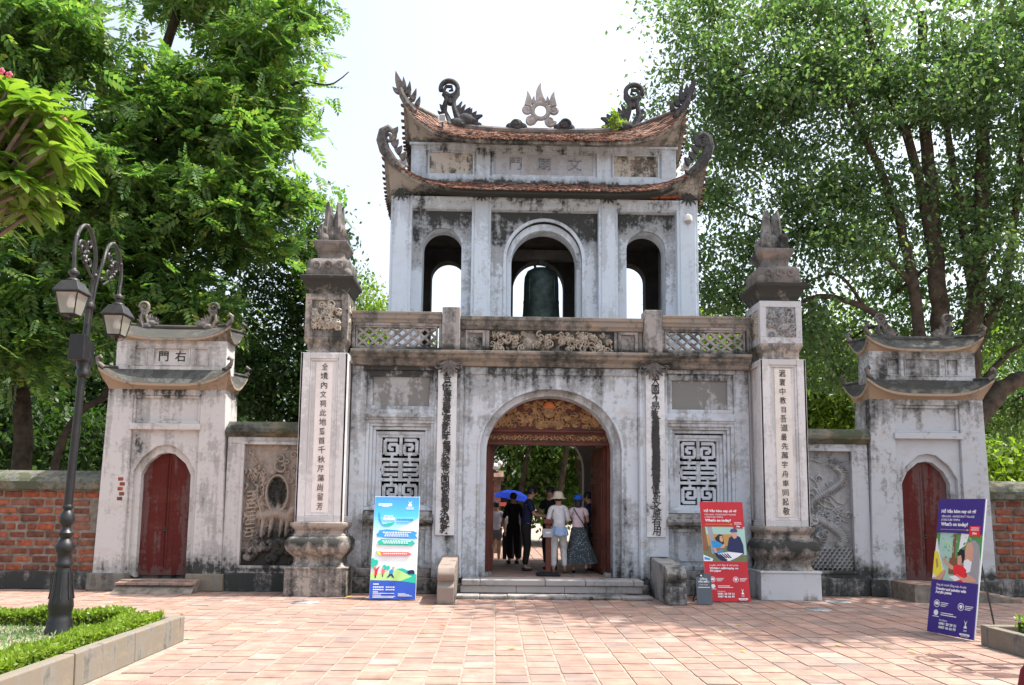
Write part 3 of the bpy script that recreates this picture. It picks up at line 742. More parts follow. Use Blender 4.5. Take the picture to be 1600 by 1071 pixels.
def panel_door(name, hinge, ang, wd, z0, z1, parent, mat):
    t_ = MB(); t_.box(0, wd, -.03, .03, z0, z1)
    for (a, b_) in ((z0+.08, z0+.42), (z0+.50, z0+.62), (z0+.70, z0+1.65), (z0+1.73, z0+1.87), (z0+1.95, z1-.08)):
        frame(t_, .08, wd-.08, a, b_, .03, -.05, .05)
    t_.xf(at(hinge[0], hinge[1], 0) @ Matrix.Rotation(ang, 4, 'Z')); return t_.build(name, mat, parent, bevel=.005)
for s in (-1, 1):
    mb = MB(); x0_, x1_ = sorted((s*1.06, s*1.19)); mb.box(x0_, x1_, .52, .66, .27, 2.62); fr = mb.build('door_frame', 'red_wood', gate, bevel=.008)
    panel_door('door_leaf', (s*1.04, .68), PI/2+s*.10 if s > 0 else PI/2+.02, 1.0, .30, 2.60, gate, 'red_wood')
    mb = MB(); x0_, x1_ = sorted((s*1.0, s*1.26)); mb.box(x0_, x1_, .40, .72, .262, .33, .02, .02); mb.build('door_socket', 'stone', gate, bevel=.015)
# plinth steps (stone slabs)
mb = MB(); mb.box(-1.6, 1.6, -.46, -.02, 0, .20); st_base = mb.build('stair_core', 'plinth', gate)
for (a, b_) in ((-1.5, -1.2), (-1.195, -.12), (-.115, .55), (.555, 1.35), (1.355, 1.52)):
    mb = MB(); mb.box(a, b_, -.50, -.02, .19, .285+rr.uniform(-.008, .008)); mb.build('step_slab', 'stone', gate, bevel=.018)
for (a, b_) in ((-1.52, -.6), (-.595, .2), (.205, .9), (.905, 1.5)):
    mb = MB(); mb.box(a, b_, -.47, -.05, .07, .186); mb.build('riser_slab', 'stone', gate, bevel=.012)
for (a, b_) in ((-1.58, -1.2), (-1.195, -.75), (-.745, .2), (.205, .62), (.625, 1.1), (1.105, 1.62)):
    mb = MB(); mb.box(a, b_, -.78, -.47, 0, .055+rr.uniform(-.006, .006)); mb.build('step_slab', 'stone', gate, bevel=.015)
# volute cheek blocks beside the steps
def cheek(x0_, x1_, yf, label, mat):
    mb = MB(); P = [(-.05, 0), (yf-.02, 0), (yf-.03, .26), (yf+.05, .31), (yf+.06, .345)]
    P += [(yf+.03-.055*math.sin(PI*k/8), .35+.19*k/8) for k in range(9)]
    P += [(yf+.12, .575), (-.05, .66)]
    mb.prism(P, x0_, x1_, 'x'); o = mb.build('stone_cheek_block', mat, None, bevel=.015); tag(o, label, 'stone block', 'scroll-ended stone blocks beside the steps')
cheek(-1.83, -1.57, -1.50, 'scroll-ended stone block left of the gate steps beside the blue poster', 'cheek')
cheek(1.71, 2.02, -1.36, 'grey scroll-ended stone block right of the gate steps by the small grey sign', 'plinth')

# ------------------------------------------------------------------ balustrade
bal = thing('balustrade', (0, -.1, 4.18), 'weathered stone balustrade with lattice sides and carved central panel on the gate cornice', 'balustrade')
for s in (-1, 1):
    mb = MB(); x0_, x1_ = sorted((s*1.61, s*1.93)); mb.box(x0_, x1_, -.24, .10, 4.182, 4.95, .006, .006); mb.build('post', 'rail', bal, bevel=.012)
    mb = MB(); x0_, x1_ = sorted((s*1.935, s*3.5))
    mb.prism([(-.16, 4.67), (-.17, 4.71), (-.20, 4.74), (-.20, 4.80), (-.22, 4.82), (-.22, 4.86), (.08, 4.86), (.08, 4.67)], x0_, x1_, 'x'); mb.build('side_rail', 'cornice', bal, bevel=.006)
    mb = MB(); frame(mb, x0_, x1_, 4.182, 4.67, .05, -.15, .03); frame(mb, x0_+.06, x1_-.08, 4.232, 4.62, .03, -.13, .01)
    mb.build('lattice_frame', 'rail', bal, bevel=.006)
    xa, xb, za, zb = x0_+.09, x1_-.11, 4.262, 4.59; h_ = zb-za; n = int((xb-xa)/(h_/2)); n = 7; dx = (xb-xa)/n; sl = h_/2
    for i in range(-2, n+1):
        for d in (1, -1):
            # bar from (x,za) to (x+2dx, zb), clipped
            xs = xa+i*dx; p0 = [xs, za]; p1 = [xs+2*dx, zb]
            if p0[0] < xa: f = (xa-p0[0])/(2*dx); p0 = [xa, za+h_*f]
            if p1[0] > xb: f = (p1[0]-xb)/(2*dx); p1 = [xb, zb-h_*f]
            if p1[0]-p0[0] < .06: continue
            if d < 0: p0[1], p1[1] = za+zb-p0[1], za+zb-p1[1]
            a = Vector((p0[0], 0, p0[1])); b_ = Vector((p1[0], 0, p1[1])); dv = (b_-a).normalized(); nv = Vector((-dv.z, 0, dv.x))*.021
            m_ = MB(); m_.prism([(q_.x, q_.z) for q_ in (a+nv, b_+nv, b_-nv, a-nv)], -.105+(.003 if d > 0 else 0), -.04+(.003 if d > 0 else 0)); m_.build('lattice_bar', 'rail', bal)
mb = MB(); mb.prism([(-.13, 4.58), (-.15, 4.62), (-.18, 4.65), (-.18, 4.72), (-.21, 4.74), (-.21, 4.80), (.06, 4.80), (.06, 4.58)], -1.605, 1.605, 'x'); mb.build('centre_rail', 'cornice', bal, bevel=.006)
mb = MB(); mb.box(-1.605, 1.605, -.07, .03, 4.182, 4.58)
for s in (-1, 1):
    x0_, x1_ = sorted((s*1.17, s*1.52)); frame(mb, x0_, x1_, 4.20, 4.57, .05, -.12, -.07)
    x0_, x1_ = sorted((s*1.10, s*1.165)); mb.box(x0_, x1_, -.10, -.07, 4.19, 4.57)
mb.build('centre_panel', 'rail', bal, bevel=.006)
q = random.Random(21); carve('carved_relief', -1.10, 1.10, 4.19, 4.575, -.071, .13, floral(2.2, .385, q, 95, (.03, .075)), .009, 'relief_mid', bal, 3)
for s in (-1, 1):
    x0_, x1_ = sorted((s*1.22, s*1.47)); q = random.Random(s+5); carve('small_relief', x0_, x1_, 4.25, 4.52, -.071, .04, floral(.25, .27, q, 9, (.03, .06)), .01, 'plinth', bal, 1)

# ------------------------------------------------------------------ bell storey
TY0, TY1 = 2.2, 4.75
mb = MB()
def storey_front(mb, y0, y1, small=True):
    segs = [(-3.2, -1.32, -2.14, .41, 6.87), (-1.32, 1.32, 0, .79 if small else .6, 6.62), (1.32, 3.2, 2.14, .41, 6.87)]
    for a, b_, cx, hf, sp in segs:
        if not small: hf = {0: .60}.get(cx, .40); sp = 6.66 if cx == 0 else 6.86
        rise = hf*(.83/.79 if cx == 0 else 1.0); arch_wall(mb, a, b_, 4.12, 7.92, cx, hf, sp, rise, y0, y1, 22)
storey_front(mb, TY0+.05, TY0+.12)
M['tower_bays'] = plaster('lime_wash_bays', (.56, .63, .71), .60, .10, .35, bands=((7.62, .2, .75, .24),), ochre=.25, dirt=.6, seed=33)
mb.build('storey_front', 'tower_bays', gate, bevel=.01)
mb = MB()
for cx, h0, h1, sp in ((0, .685, .81, 6.6), (-2.14, .41, .50, 6.87), (2.14, .41, .50, 6.87)):
    arch_ring(mb, cx, h0, h1-.02, sp, h0, h1+.02, 4.12, TY0+.12, TY0+.50, 22)
arch_ring(mb, 0, .79, .86, 6.62, .83, .90, 4.12, TY0+.03, TY0+.051, 22)
mb.build('arch_lining', 'tower_white', gate, bevel=.008)
mb = MB()
for a, b_ in ((2.76, 3.2), (1.12, 1.52)):
    for s in (-1, 1): x0_, x1_ = sorted((s*a, s*b_)); mb.box(x0_, x1_, TY0-.12, TY0+.06, 4.12, 7.93); mb.box(x0_+.06, x1_-.06, TY0-.145, TY0-.12, 4.12, 7.9)
for a, b_ in ((-2.80, -1.50), (-1.15, 1.15), (1.50, 2.80)):
    mb.prism([(TY0+.06, 7.64), (TY0-.05, 7.66), (TY0-.11, 7.71), (TY0-.11, 7.80), (TY0-.17, 7.84), (TY0-.17, 7.88), (TY0+.06, 7.90)], a, b_, 'x')
mb.build('pilasters', 'tower_white', gate, bevel=.01)
mb = MB()
for s in (-1, 1): x0_, x1_ = sorted((s*2.85, s*3.2)); mb.box(x0_, x1_, TY0+.12, TY1, 4.12, 7.9)
mb.sides('storey_side', 'tower_white', gate)
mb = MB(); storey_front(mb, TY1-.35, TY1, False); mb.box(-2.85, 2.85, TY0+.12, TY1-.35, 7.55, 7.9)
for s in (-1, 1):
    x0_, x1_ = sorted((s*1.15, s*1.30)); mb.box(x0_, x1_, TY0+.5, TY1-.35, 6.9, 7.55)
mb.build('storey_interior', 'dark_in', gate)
mb = MB()
for s in (-1, 1):
    for k in range(6): blade(mb, s*3.0, TY0-.15, 8.02, .26, -PI/2+(k-2.5)*.35, .07, (k-2.5)*.2, .05)
    for k in range(5): blade(mb, s*1.32, TY0-.16, 7.98, .2, -PI/2+(k-2)*.4, .06, (k-2)*.2, .05)
mb.sides('leaf_bracket', 'relief_mid', gate)
# skirt roof
S1 = roof_surf(0, 3.2, TY0, TY1, 7.9, .42, .0, 7.93, .86, 6.2, 2.86, 2.55, 4.45, 8.42, os=.14)
roof_shell(gate, S1, .075, 'tile', 'eave', 'lower_roof'); roof_tiles(gate, S1, 7); hip_ridges(gate, S1, .05)
# upper wall
UY0, UY1 = 2.5, 4.5
mb = MB(); mb.box(-2.86, 2.86, UY0+.06, UY1, 8.3, 9.3)
for x0_, x1_ in ((-2.86, -2.54), (-1.46, -1.16), (1.14, 1.44), (2.54, 2.86)): mb.box(x0_, x1_, UY0, UY0+.062, 8.3, 9.28)
mb.box(-2.54, 2.54, UY0+.002, UY0+.06, 9.10, 9.28); mb.box(-2.54, 2.54, UY0+.002, UY0+.06, 8.3, 8.56)
mb.box(-2.9, 2.9, UY0-.05, UY1+.05, 8.3, 8.44); mb.box(-2.9, 2.9, UY0-.04, UY0, 9.20, 9.26)
for x0_, x1_ in ((-2.50, -1.50), (-1.12, 1.10), (1.48, 2.50)): frame(mb, x0_, x1_, 8.56, 9.10, .035, UY0+.02, UY0+.06)
mb.build('upper_wall', 'upper_white', gate, bevel=.01)
for x0_, x1_, m_n in ((-2.465, -1.535, 'mould_panel'), (-1.085, 1.065, 'plaque'), (1.515, 2.465, 'mould_panel')):
    mb = MB(); mb.box(x0_, x1_, UY0+.05, UY0+.07, 8.595, 9.065); p_ = mb.build('name_panel' if m_n == 'plaque' else 'side_panel', m_n, gate)
    if m_n == 'plaque':
        for ch, x in (('門', -.62), ('廟', 0), ('文', .66)):
            put_text(ch, .31, at(x, UY0+.044, 8.84) @ FACE, 'ink_blue', p_, 'character', ext=.012)
            put_text(ch, .31, at(x+.006, UY0+.050, 8.834) @ FACE, 'ink_soft', p_, 'character_edge', ext=.004, bold=.004)
    else:
        for k in range(3): put_text('壽', .3, at((x0_+x1_)/2+(k-1)*.3, UY0+.048, 8.84) @ FACE, 'ink_soft', p_, 'worn_character') if x0_ > 0 and k > 0 else None
S2 = roof_surf(0, 2.86, UY0, UY1, 9.27, .42, .0, 9.16, .80, 6.0, 2.05, 3.5, 3.5, 10.02, .12, os=.14)
roof_shell(gate, S2, .075, 'tile', 'eave', 'upper_roof'); roof_tiles(gate, S2, 12); hip_ridges(gate, S2, .05)
mb = MB(); mb.tube([(x, 3.5, 10.06+.12*abs(x/2.1)**3) for x in np.linspace(-2.1, 2.1, 21)], .085, 8); mb.build('roof_ridge', 'finial_dark', gate, smooth=True)
# ridge ornaments
RY = 3.5
mb = MB(); cz = 10.56
mb.tube([(-.03+.185*math.cos(2*PI*k/28), RY, cz+.185*math.sin(2*PI*k/28)) for k in range(29)], .055, 8, .9)
for s in (-1, 1):
    mb.tube(spiral(-.03+s*.31, cz+.03, RY, .12, .02, PI/2, 1.5*s), [.035]*29, 7, 1.2)
    mb.ball((-.03+s*.31, RY+.02, cz+.03), .12, (1, .4, 1)); mb.tube(spiral(-.03+s*.22, cz-.25, RY, .12, .03, 0, -1.3*s), [.04]*29, 7, 1.2); mb.ball((-.03+s*.2, RY, cz-.25), .11, (1, .5, .9))
blade(mb, -.03, RY, cz+.2, .50, PI/2+.15, .18, -.5, .07, 8, .09)
for s in (-1, 1):
    blade(mb, -.03+s*.30, RY, cz+.12, .36, PI/2+s*.25, .15, -s*.7, .07)
    for a, l in ((.16, .2), (.08, .14), (.23, .14)): blade(mb, -.03+s*a, RY, cz+.17, l, PI/2-s*.1, .09, s*.4, .06)
o = mb.build('sun_disk_finial', 'sun_stone', gate, smooth=True)
mb = MB()
for s in (-1, 1):
    for k, (dx, r_) in enumerate(((.42, .10), (.55, .13), (.68, .10), (.50, .09))): mb.ball((-.03+s*dx, RY, 10.16+(.06 if k == 1 else 0)), r_, (1.2, .8, 1))
    mb.tube(spiral(-.03+s*.56, 10.22, RY-.08, .13, .03, 0, 1.2*s), .03, 6)
mb.sides('ridge_cloud', 'dragon_black', gate, smooth=True)
def ridge_dragon(cx, s, y, z, k=1.0):
    """looped tail standing over a spiked head that faces the centre (s = direction to centre)"""
    m_ = MB(); T = lambda x, zz: (cx+s*x*k, y, z+zz*k)
    loop = [T(-.02+.195*math.cos(a), .93+.185*math.sin(a)) for a in np.linspace(-.75*PI, 1.1*PI, 26)]
    m_.tube(loop, [.055*k]*26, 8, 1.4)
    m_.tube([T(-.05, .78), T(-.15, .86), T(-.09, .98), T(.03, .98), T(.05, .89), T(-.03, .87)], [.05*k, .045*k, .04*k, .04*k, .035*k, .02*k], 8, 1.3)
    m_.tube([T(.17, .92), T(.17, .80), T(.08, .64), T(.10, .48), T(.16, .30), T(.24, .12), T(.3, 0)], [.055*k, .065*k, .06*k, .06*k, .075*k, .10*k, .13*k], 8, 1.3)
    m_.tube([T(-.14, .80), T(-.07, .68), T(-.11, .54), T(-.13, .38), T(-.05, .18), T(.02, -.02)], [.05*k, .06*k, .06*k, .07*k, .09*k, .11*k], 8, 1.3)
    m_.tube([T(.0, .70), T(.01, .55)], [.04*k, .07*k], 8, 1.3)
    m_.ball(T(.36, .17), .19*k, (1.15, .7, .85)); m_.ball(T(.52, .16), .12*k, (1.2, .7, .7)); m_.ball(T(.62, .08), .09*k, (1.4, .7, .6)); m_.ball(T(.2, .06), .2*k, (1.2, .8, .8))
    for (x, zz, l, a, bd) in ((.22, .30, .34, 1.75, -.9), (.27, .30, .26, 1.45, -.6), (.34, .28, .24, 1.2, -.6), (.42, .26, .22, 1.0, .2), (.49, .24, .20, .8, .1), (.56, .2, .22, .55, -.3), (-.1, .25, .22, 2.7, -.4), (-.12, .42, .16, 2.6, -.5), (.13, .40, .14, .9, .4)):
        px, _, pz = T(x, zz); ang = a if s > 0 else PI-a; blade(m_, px, y, pz, l*k, ang, .10*k, bd*s, .10*k)
    return m_
for s in (-1, 1): ridge_dragon(s*2.12, -s, RY, 10.13).build('ridge_dragon', 'dragon_black', gate, smooth=True)
# upswept corner horns
def horn(cx, cy, cz, s, k=1.0, tall=True):
    m_ = MB(); T = lambda x, zz: (cx+s*x*k, cy, cz+zz*k)
    if tall:
        m_.tube([T(-.25, -.28), T(-.08, -.12), T(.05, .10), T(.10, .28)], [.07*k, .09*k, .08*k, .06*k], 8, 1.2)
        for (x, zz, l, a, bd, wd) in ((.08, .25, .46, 1.15, .25, .17), (.02, .22, .34, 1.55, -.1, .12), (-.06, .12, .34, 1.85, -.3, .12), (-.16, .0, .30, 2.05, -.3, .11), (.13, .2, .2, .3, .7, .1), (-.28, -.12, .22, 2.0, -.2, .1)):
            px, _, pz = T(x, zz); blade(m_, px, cy, pz, l*k, a if s > 0 else PI-a, wd*k, bd*s, .09*k)
        m_.tube(spiral(cx-s*.10*k, cz+.05*k, cy, .10*k, .03*k, 0, s*1.3), .035*k, 6, 1.2)
    else:
        m_.tube([T(-.35, -.5), T(-.12, -.30), T(.05, -.05), T(.12, .18), T(.09, .36), T(-.02, .44), T(-.12, .38)], [.08*k, .11*k, .12*k, .12*k, .11*k, .09*k, .05*k], 8, .9)
        for i, (x, zz) in enumerate(((-.10, .32), (-.08, .18), (-.12, .04), (-.2, -.1), (-.3, -.24))):
            px, _, pz = T(x, zz); blade(m_, px, cy, pz, .20*k, 2.5 if s > 0 else PI-2.5, .13*k, -.5*s, .09*k)
        m_.tube(spiral(cx-s*.04*k, cz+.22*k, cy-.03, .10*k, .03*k, 0, s*1.2), .04*k, 6, 1.2)
    return m_
for s in (-1, 1):
    c = S2[0]('f', s); horn(c.x-s*.02, c.y+.04, c.z+.05, s, .92).build('corner_horn', 'finial_dark' if s < 0 else 'dragon_black', gate)
    c = S2[0]('b', -s); horn(c.x-s*.02, c.y, c.z+.05, s, .92).build('corner_horn', 'finial_dark', gate)
    c = S1[0]('f', s); horn(c.x-s*.06, c.y+.04, c.z+.02, s, .95, False).build('corner_horn', 'finial_dark' if s < 0 else 'dragon_black', gate, smooth=True)
    c = S1[0]('b', -s); horn(c.x-s*.06, c.y, c.z+.02, s, .95, False).build('corner_horn', 'finial_dark', gate, smooth=True)

# bell with its beam
bell = thing('temple_bell', (.0, 3.25, 5.4), 'large dark green bronze bell hanging in the middle arch of the upper storey', 'bell')
mb = MB(); z = 5.33
mb.lathe(.0, 3.25, [(.40, z), (.47, z+.0), (.475, z+.06), (.44, z+.10), (.425, z+.16), (.405, z+.40), (.395, z+.62), (.40, z+.63), (.40, z+.66), (.39, z+.67), (.385, z+1.05), (.37, z+1.22), (.32, z+1.33), (.22, z+1.39), (.0, z+1.42)], 32); mb.build('body', 'bronze', bell, smooth=True)
mb = MB()
for k in range(4): a = PI/4+k*PI/2; mb.tube([(.39*math.cos(a), 3.25+.39*math.sin(a), z+.15), (.385*math.cos(a), 3.25+.385*math.sin(a), z+1.1)], .014, 6)
mb.build('ribs', 'bronze', bell)
mb = MB(); mb.tube([(-.12, 3.25, z+1.38), (-.15, 3.25, z+1.5), (-.07, 3.25, z+1.62), (.0, 3.25, z+1.55), (.07, 3.25, z+1.62), (.15, 3.25, z+1.5), (.12, 3.25, z+1.38)], .035, 8); mb.build('crown_loop', 'bronze', bell, smooth=True)
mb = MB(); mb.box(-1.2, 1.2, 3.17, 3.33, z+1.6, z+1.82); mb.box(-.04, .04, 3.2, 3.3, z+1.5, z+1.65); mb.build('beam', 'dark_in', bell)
# cameras and lights fixed on the gate
cm = thing('security_camera', (2.98, TY0-.2, 7.42), 'white dome security camera on the right corner of the bell storey', 'camera')
mb = MB(); mb.box(2.93, 3.03, TY0-.14, TY0-.02, 7.58, 7.68); mb.tube([(2.98, TY0-.12, 7.62), (2.98, TY0-.17, 7.56)], .03, 8); mb.build('bracket', 'white_plastic', cm, bevel=.005)
mb = MB(); mb.lathe(2.98, TY0-.17, [(.045, 7.57), (.085, 7.54), (.09, 7.46), (.085, 7.44), (.04, 7.43)], 18); mb.build('housing', 'white_plastic', cm, smooth=True)
mb = MB(); mb.ball((2.98, TY0-.17, 7.435), .065, (1, 1, .9)); mb.build('dome', 'print_grey', cm, smooth=True)
c2 = thing('security_camera', (-.02, TY0+.1, 7.37), 'small pale dome camera at the top of the bell arch', 'camera')
mb = MB(); mb.lathe(-.02, TY0+.2, [(.07, 7.36), (.075, 7.33), (.07, 7.31), (.03, 7.30)], 16); mb.build('housing', 'white_plastic', c2, smooth=True)
mb = MB(); mb.ball((-.02, TY0+.2, 7.30), .04); mb.build('dome', 'print_grey', c2, smooth=True)
for (x, y, z, lb) in ((-2.20, 2.45, 9.72, 'small cream lamp box standing on the upper roof tiles at left'), (-2.98, 2.25, 8.62, 'white floodlight on the lower roof near its left horn'), (3.0, 2.25, 8.66, 'white floodlight on the lower roof near its right horn')):
    f = thing('floodlight', (x, y, z-.12), lb, 'floodlight', 'floodlights on the gate roofs')
    m_ = MB(); m_.box(x-.09, x+.09, y-.05, y+.05, z-.03, z+.15, .01, .01); m_.xf(at(x, y, z) @ Matrix.Rotation(.35 if x > 0 else -.25, 4, 'Y') @ at(-x, -y, -z)); m_.build('housing', 'white_plastic', f, bevel=.008)
    m_ = MB(); m_.box(x-.015, x+.015, y-.02, y+.02, z-.22, z); m_.build('stand', 'grey_iron', f)
    m_ = MB(); m_.box(x-.06, x+.06, y-.056, y-.05, z-.0, z+.12); m_.build('lens', 'print_grey', f)

# ------------------------------------------------------------------ the two tall pillars
M['finial_mid'] = plaster('grey_finial', (.30, .28, .28), .50, .16, .3, ochre=.3, dirt=.6, seed=35)
def pillar(s, txt, label, mat_shaft, seed):
    cx, cy = (3.935 if s > 0 else -3.88), -.12
    t = thing('tall_pillar', (cx, cy, 0), label, 'pillar', 'tall inscribed pillars flanking the gate')
    m_ = MB(); m_.sq(cx, cy, [(.505, 0), (.50, .44), (.515, .44), (.515, .47), (.48, .475)]); m_.build('pedestal', 'pillar_ped' if s > 0 else 'pillar_stone', t, bevel=.015)
    m_ = MB(); m_.sq(cx, cy, [(.46, .47), (.42, .50), (.39, .56), (.40, .62), (.45, .68), (.50, .74), (.525, .81), (.52, .89), (.48, .95), (.43, .975), (.43, 1.0), (.40, 1.01), (.39, 1.06), (.41, 1.09), (.45, 1.12), (.46, 1.15), (.46, 1.19), (.40, 1.20)], .05)
    m_.build('lotus_base', 'pillar_stone', t, smooth=True)
    m_ = MB(); m_.sq(cx, cy, [(.355, 1.20), (.350, 4.03)])
    for (dx, dy, ax) in ((0, -1, 0), (1, 0, 1), (-1, 0, 1), (0, 1, 0)):
        for q_ in (-1, 1):    # raised borders either side of the sunk panels
            w0, w1 = sorted((q_*.24, q_*.395))
            if ax == 0: yy = sorted((cy+dy*.352, cy+dy*.395)); m_.box(cx+w0, cx+w1, yy[0], yy[1], 1.20, 4.05)
            else: xx = sorted((cx+dx*.352, cx+dx*.393)); m_.box(xx[0], xx[1], cy+w0, cy+w1, 1.202, 4.048)
        for z0_, z1_ in ((1.20, 1.30), (3.95, 4.05)):
            if ax == 0: yy = sorted((cy+dy*.352, cy+dy*.390)); m_.box(cx-.24, cx+.24, yy[0], yy[1], z0_, z1_)
            else: xx = sorted((cx+dx*.352, cx+dx*.390)); m_.box(xx[0], xx[1], cy-.24, cy+.24, z0_, z1_)
    frame(m_, cx-.24, cx+.24, 1.30, 3.95, .035, cy-.375, cy-.352)
    sh = m_.build('shaft', mat_shaft, t, bevel=.008)
    m_ = MB(); m_.box(cx-.14, cx+.14, cy-.362, cy-.35, 1.36, 3.89); m_.build('inscription_board', 'inscr_l' if s < 0 else 'inscr_r', sh)
    n = len(txt)
    for i, ch in enumerate(txt): put_text(ch, .128, at(cx+rr.uniform(-.008, .008), cy-.3665, 3.80-(3.80-1.45)*i/(n-1)) @ FACE @ Matrix.Rotation(rr.uniform(-.09, .09), 4, 'Z') @ Matrix.Diagonal((rr.uniform(.82, 1.05), rr.uniform(.9, 1.1), 1, 1)), 'ink_mid' if (s > 0 or i < 5) else 'ink_soft', sh, 'character', bold=.001)
    m_ = MB(); m_.sq(cx, cy, [(.37, 4.05), (.32, 4.06), (.31, 4.12), (.32, 4.18), (.35, 4.24), (.37, 4.29), (.37, 4.33)], .0); m_.build('neck', 'pillar_stone', t, bevel=.01)
    m_ = MB(); m_.sq(cx, cy, [(.325, 4.33), (.32, 5.08)])
    for (dx, dy) in ((0, -1), (1, 0), (-1, 0), (0, 1)):
        if dx == 0: yy = sorted((cy+dy*.32, cy+dy*.365)); frame(m_, cx-.365, cx+.365, 4.33, 5.08, .11, *yy)
        else:
            xx = sorted((cx+dx*.32, cx+dx*.363))
            for w0, w1 in ((-.36, -.25), (.25, .36)): m_.box(xx[0], xx[1], cy+w0, cy+w1, 4.332, 5.078)
            for z0_, z1_ in ((4.332, 4.46), (4.95, 5.078)): m_.box(xx[0], xx[1], cy-.25, cy+.25, z0_, z1_)
    m_.build('lantern_box', 'pillar_ped' if s > 0 else 'pillar_stone', t, bevel=.008)
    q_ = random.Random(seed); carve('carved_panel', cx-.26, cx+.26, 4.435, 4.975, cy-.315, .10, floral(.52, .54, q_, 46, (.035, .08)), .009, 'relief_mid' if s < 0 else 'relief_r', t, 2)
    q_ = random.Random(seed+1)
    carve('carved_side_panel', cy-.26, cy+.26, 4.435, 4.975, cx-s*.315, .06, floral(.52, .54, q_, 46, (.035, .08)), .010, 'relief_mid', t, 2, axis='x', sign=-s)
    m_ = MB(); m_.sq(cx, cy, [(.32, 5.08), (.33, 5.12), (.35, 5.15), (.37, 5.20), (.41, 5.28), (.45, 5.33), (.46, 5.38), (.41, 5.40)]); m_.build('cap_cornice', 'pillar_stone', t, bevel=.008)
    m_ = MB(); m_.sq(cx, cy, [(.34, 5.39), (.35, 5.43), (.36, 5.50), (.375, 5.58), (.37, 5.66), (.33, 5.71), (.25, 5.73), (.235, 5.77), (.235, 5.84), (.25, 5.86)], .07); m_.build('lotus_bowl', 'finial_dark', t, smooth=True)
    m_ = MB()
    for a in range(4):
        an = a*PI/2+PI/4; m_.ball((cx+.44*math.cos(an), cy+.44*math.sin(an), 5.46), .085, (1, 1, 1.1)); 
    for k in range(-1, 2):
        for dz in (0, 1): m_.tube(spiral(cx+k*.2, 5.57+dz*.02, cy-.375, .07, .015, k, 1.2), .018, 6)
    m_.build('lotus_carving', 'finial_dark', t, smooth=True)
    m_ = MB(); m_.sq(cx, cy, [(.22, 5.85), (.25, 5.90), (.28, 5.96), (.30, 6.0), (.30, 6.05), (.26, 6.06)]); m_.build('top_slab', 'finial_dark', t, bevel=.008)
    m_ = MB(); q_ = random.Random(seed+2)
    m_.ball((cx, cy, 6.2), .16, (1.1, 1.1, 1.2))
    for a in range(4):
        an = a*PI/2+PI/4; ux, uy = math.cos(an), math.sin(an); b0 = MB()
        blade(b0, .08, 0, 6.05, .76, PI/2-.22, .15, .30 if a % 2 else .22, .09, 8, .05); blade(b0, .16, 0, 6.05, .34, 1.0, .12, .6, .08); blade(b0, .05, 0, 6.1, .5, 1.75, .1, -.2, .08); blade(b0, .17, 0, 6.1, .24, .55, .1, .9, .07)
        b0.xf(at(cx, cy, 0) @ Matrix.Rotation(an, 4, 'Z')); m_.add(b0.v, b0.f)
        m_.ball((cx+ux*.19, cy+uy*.19, 6.13), .09); m_.ball((cx+ux*.2, cy+uy*.2, 6.3), .06); 
    m_.build('phoenix_finial', 'finial_dark' if s < 0 else 'finial_mid', t, smooth=False)
    return t
M['inscr_l'] = plaster('inscription_left', (.80, .74, .71), .75, .1, .4, ochre=.12, dirt=.15, seed=40)
M['inscr_r'] = plaster('inscription_right', (.76, .70, .64), .75, .1, .4, ochre=.2, dirt=.15, seed=41)
pillar(-1, "全境內文祠此地爲首千秋芹藻尚留芳", 'tall white inscribed pillar with warm stained pedestal left of the gate', 'pillar_white', 50)
pillar(1, "瀛寰中教目吾道最先萬宇舟車同起敬", 'tall grey-white inscribed pillar right of the gate behind the red poster', 'pillar_white', 60)
# hidden rear pillar tops seen over the balustrade
m_ = MB(); 
for k in range(4): blade(m_, -3.15+k*.1, 5.2, 5.0, .75, PI/2+(k-1.5)*.35, .2, (k-1.5)*.2, .16)
m_.ball((-3.0, 5.2, 5.05), .22); m_.box(-3.2, -2.8, 5.0, 5.4, 4.12, 4.95)
o = m_.build('rear_finial', 'finial_dark'); tag(o, 'dark flame-shaped stone finial behind the left end of the balustrade', 'finial')

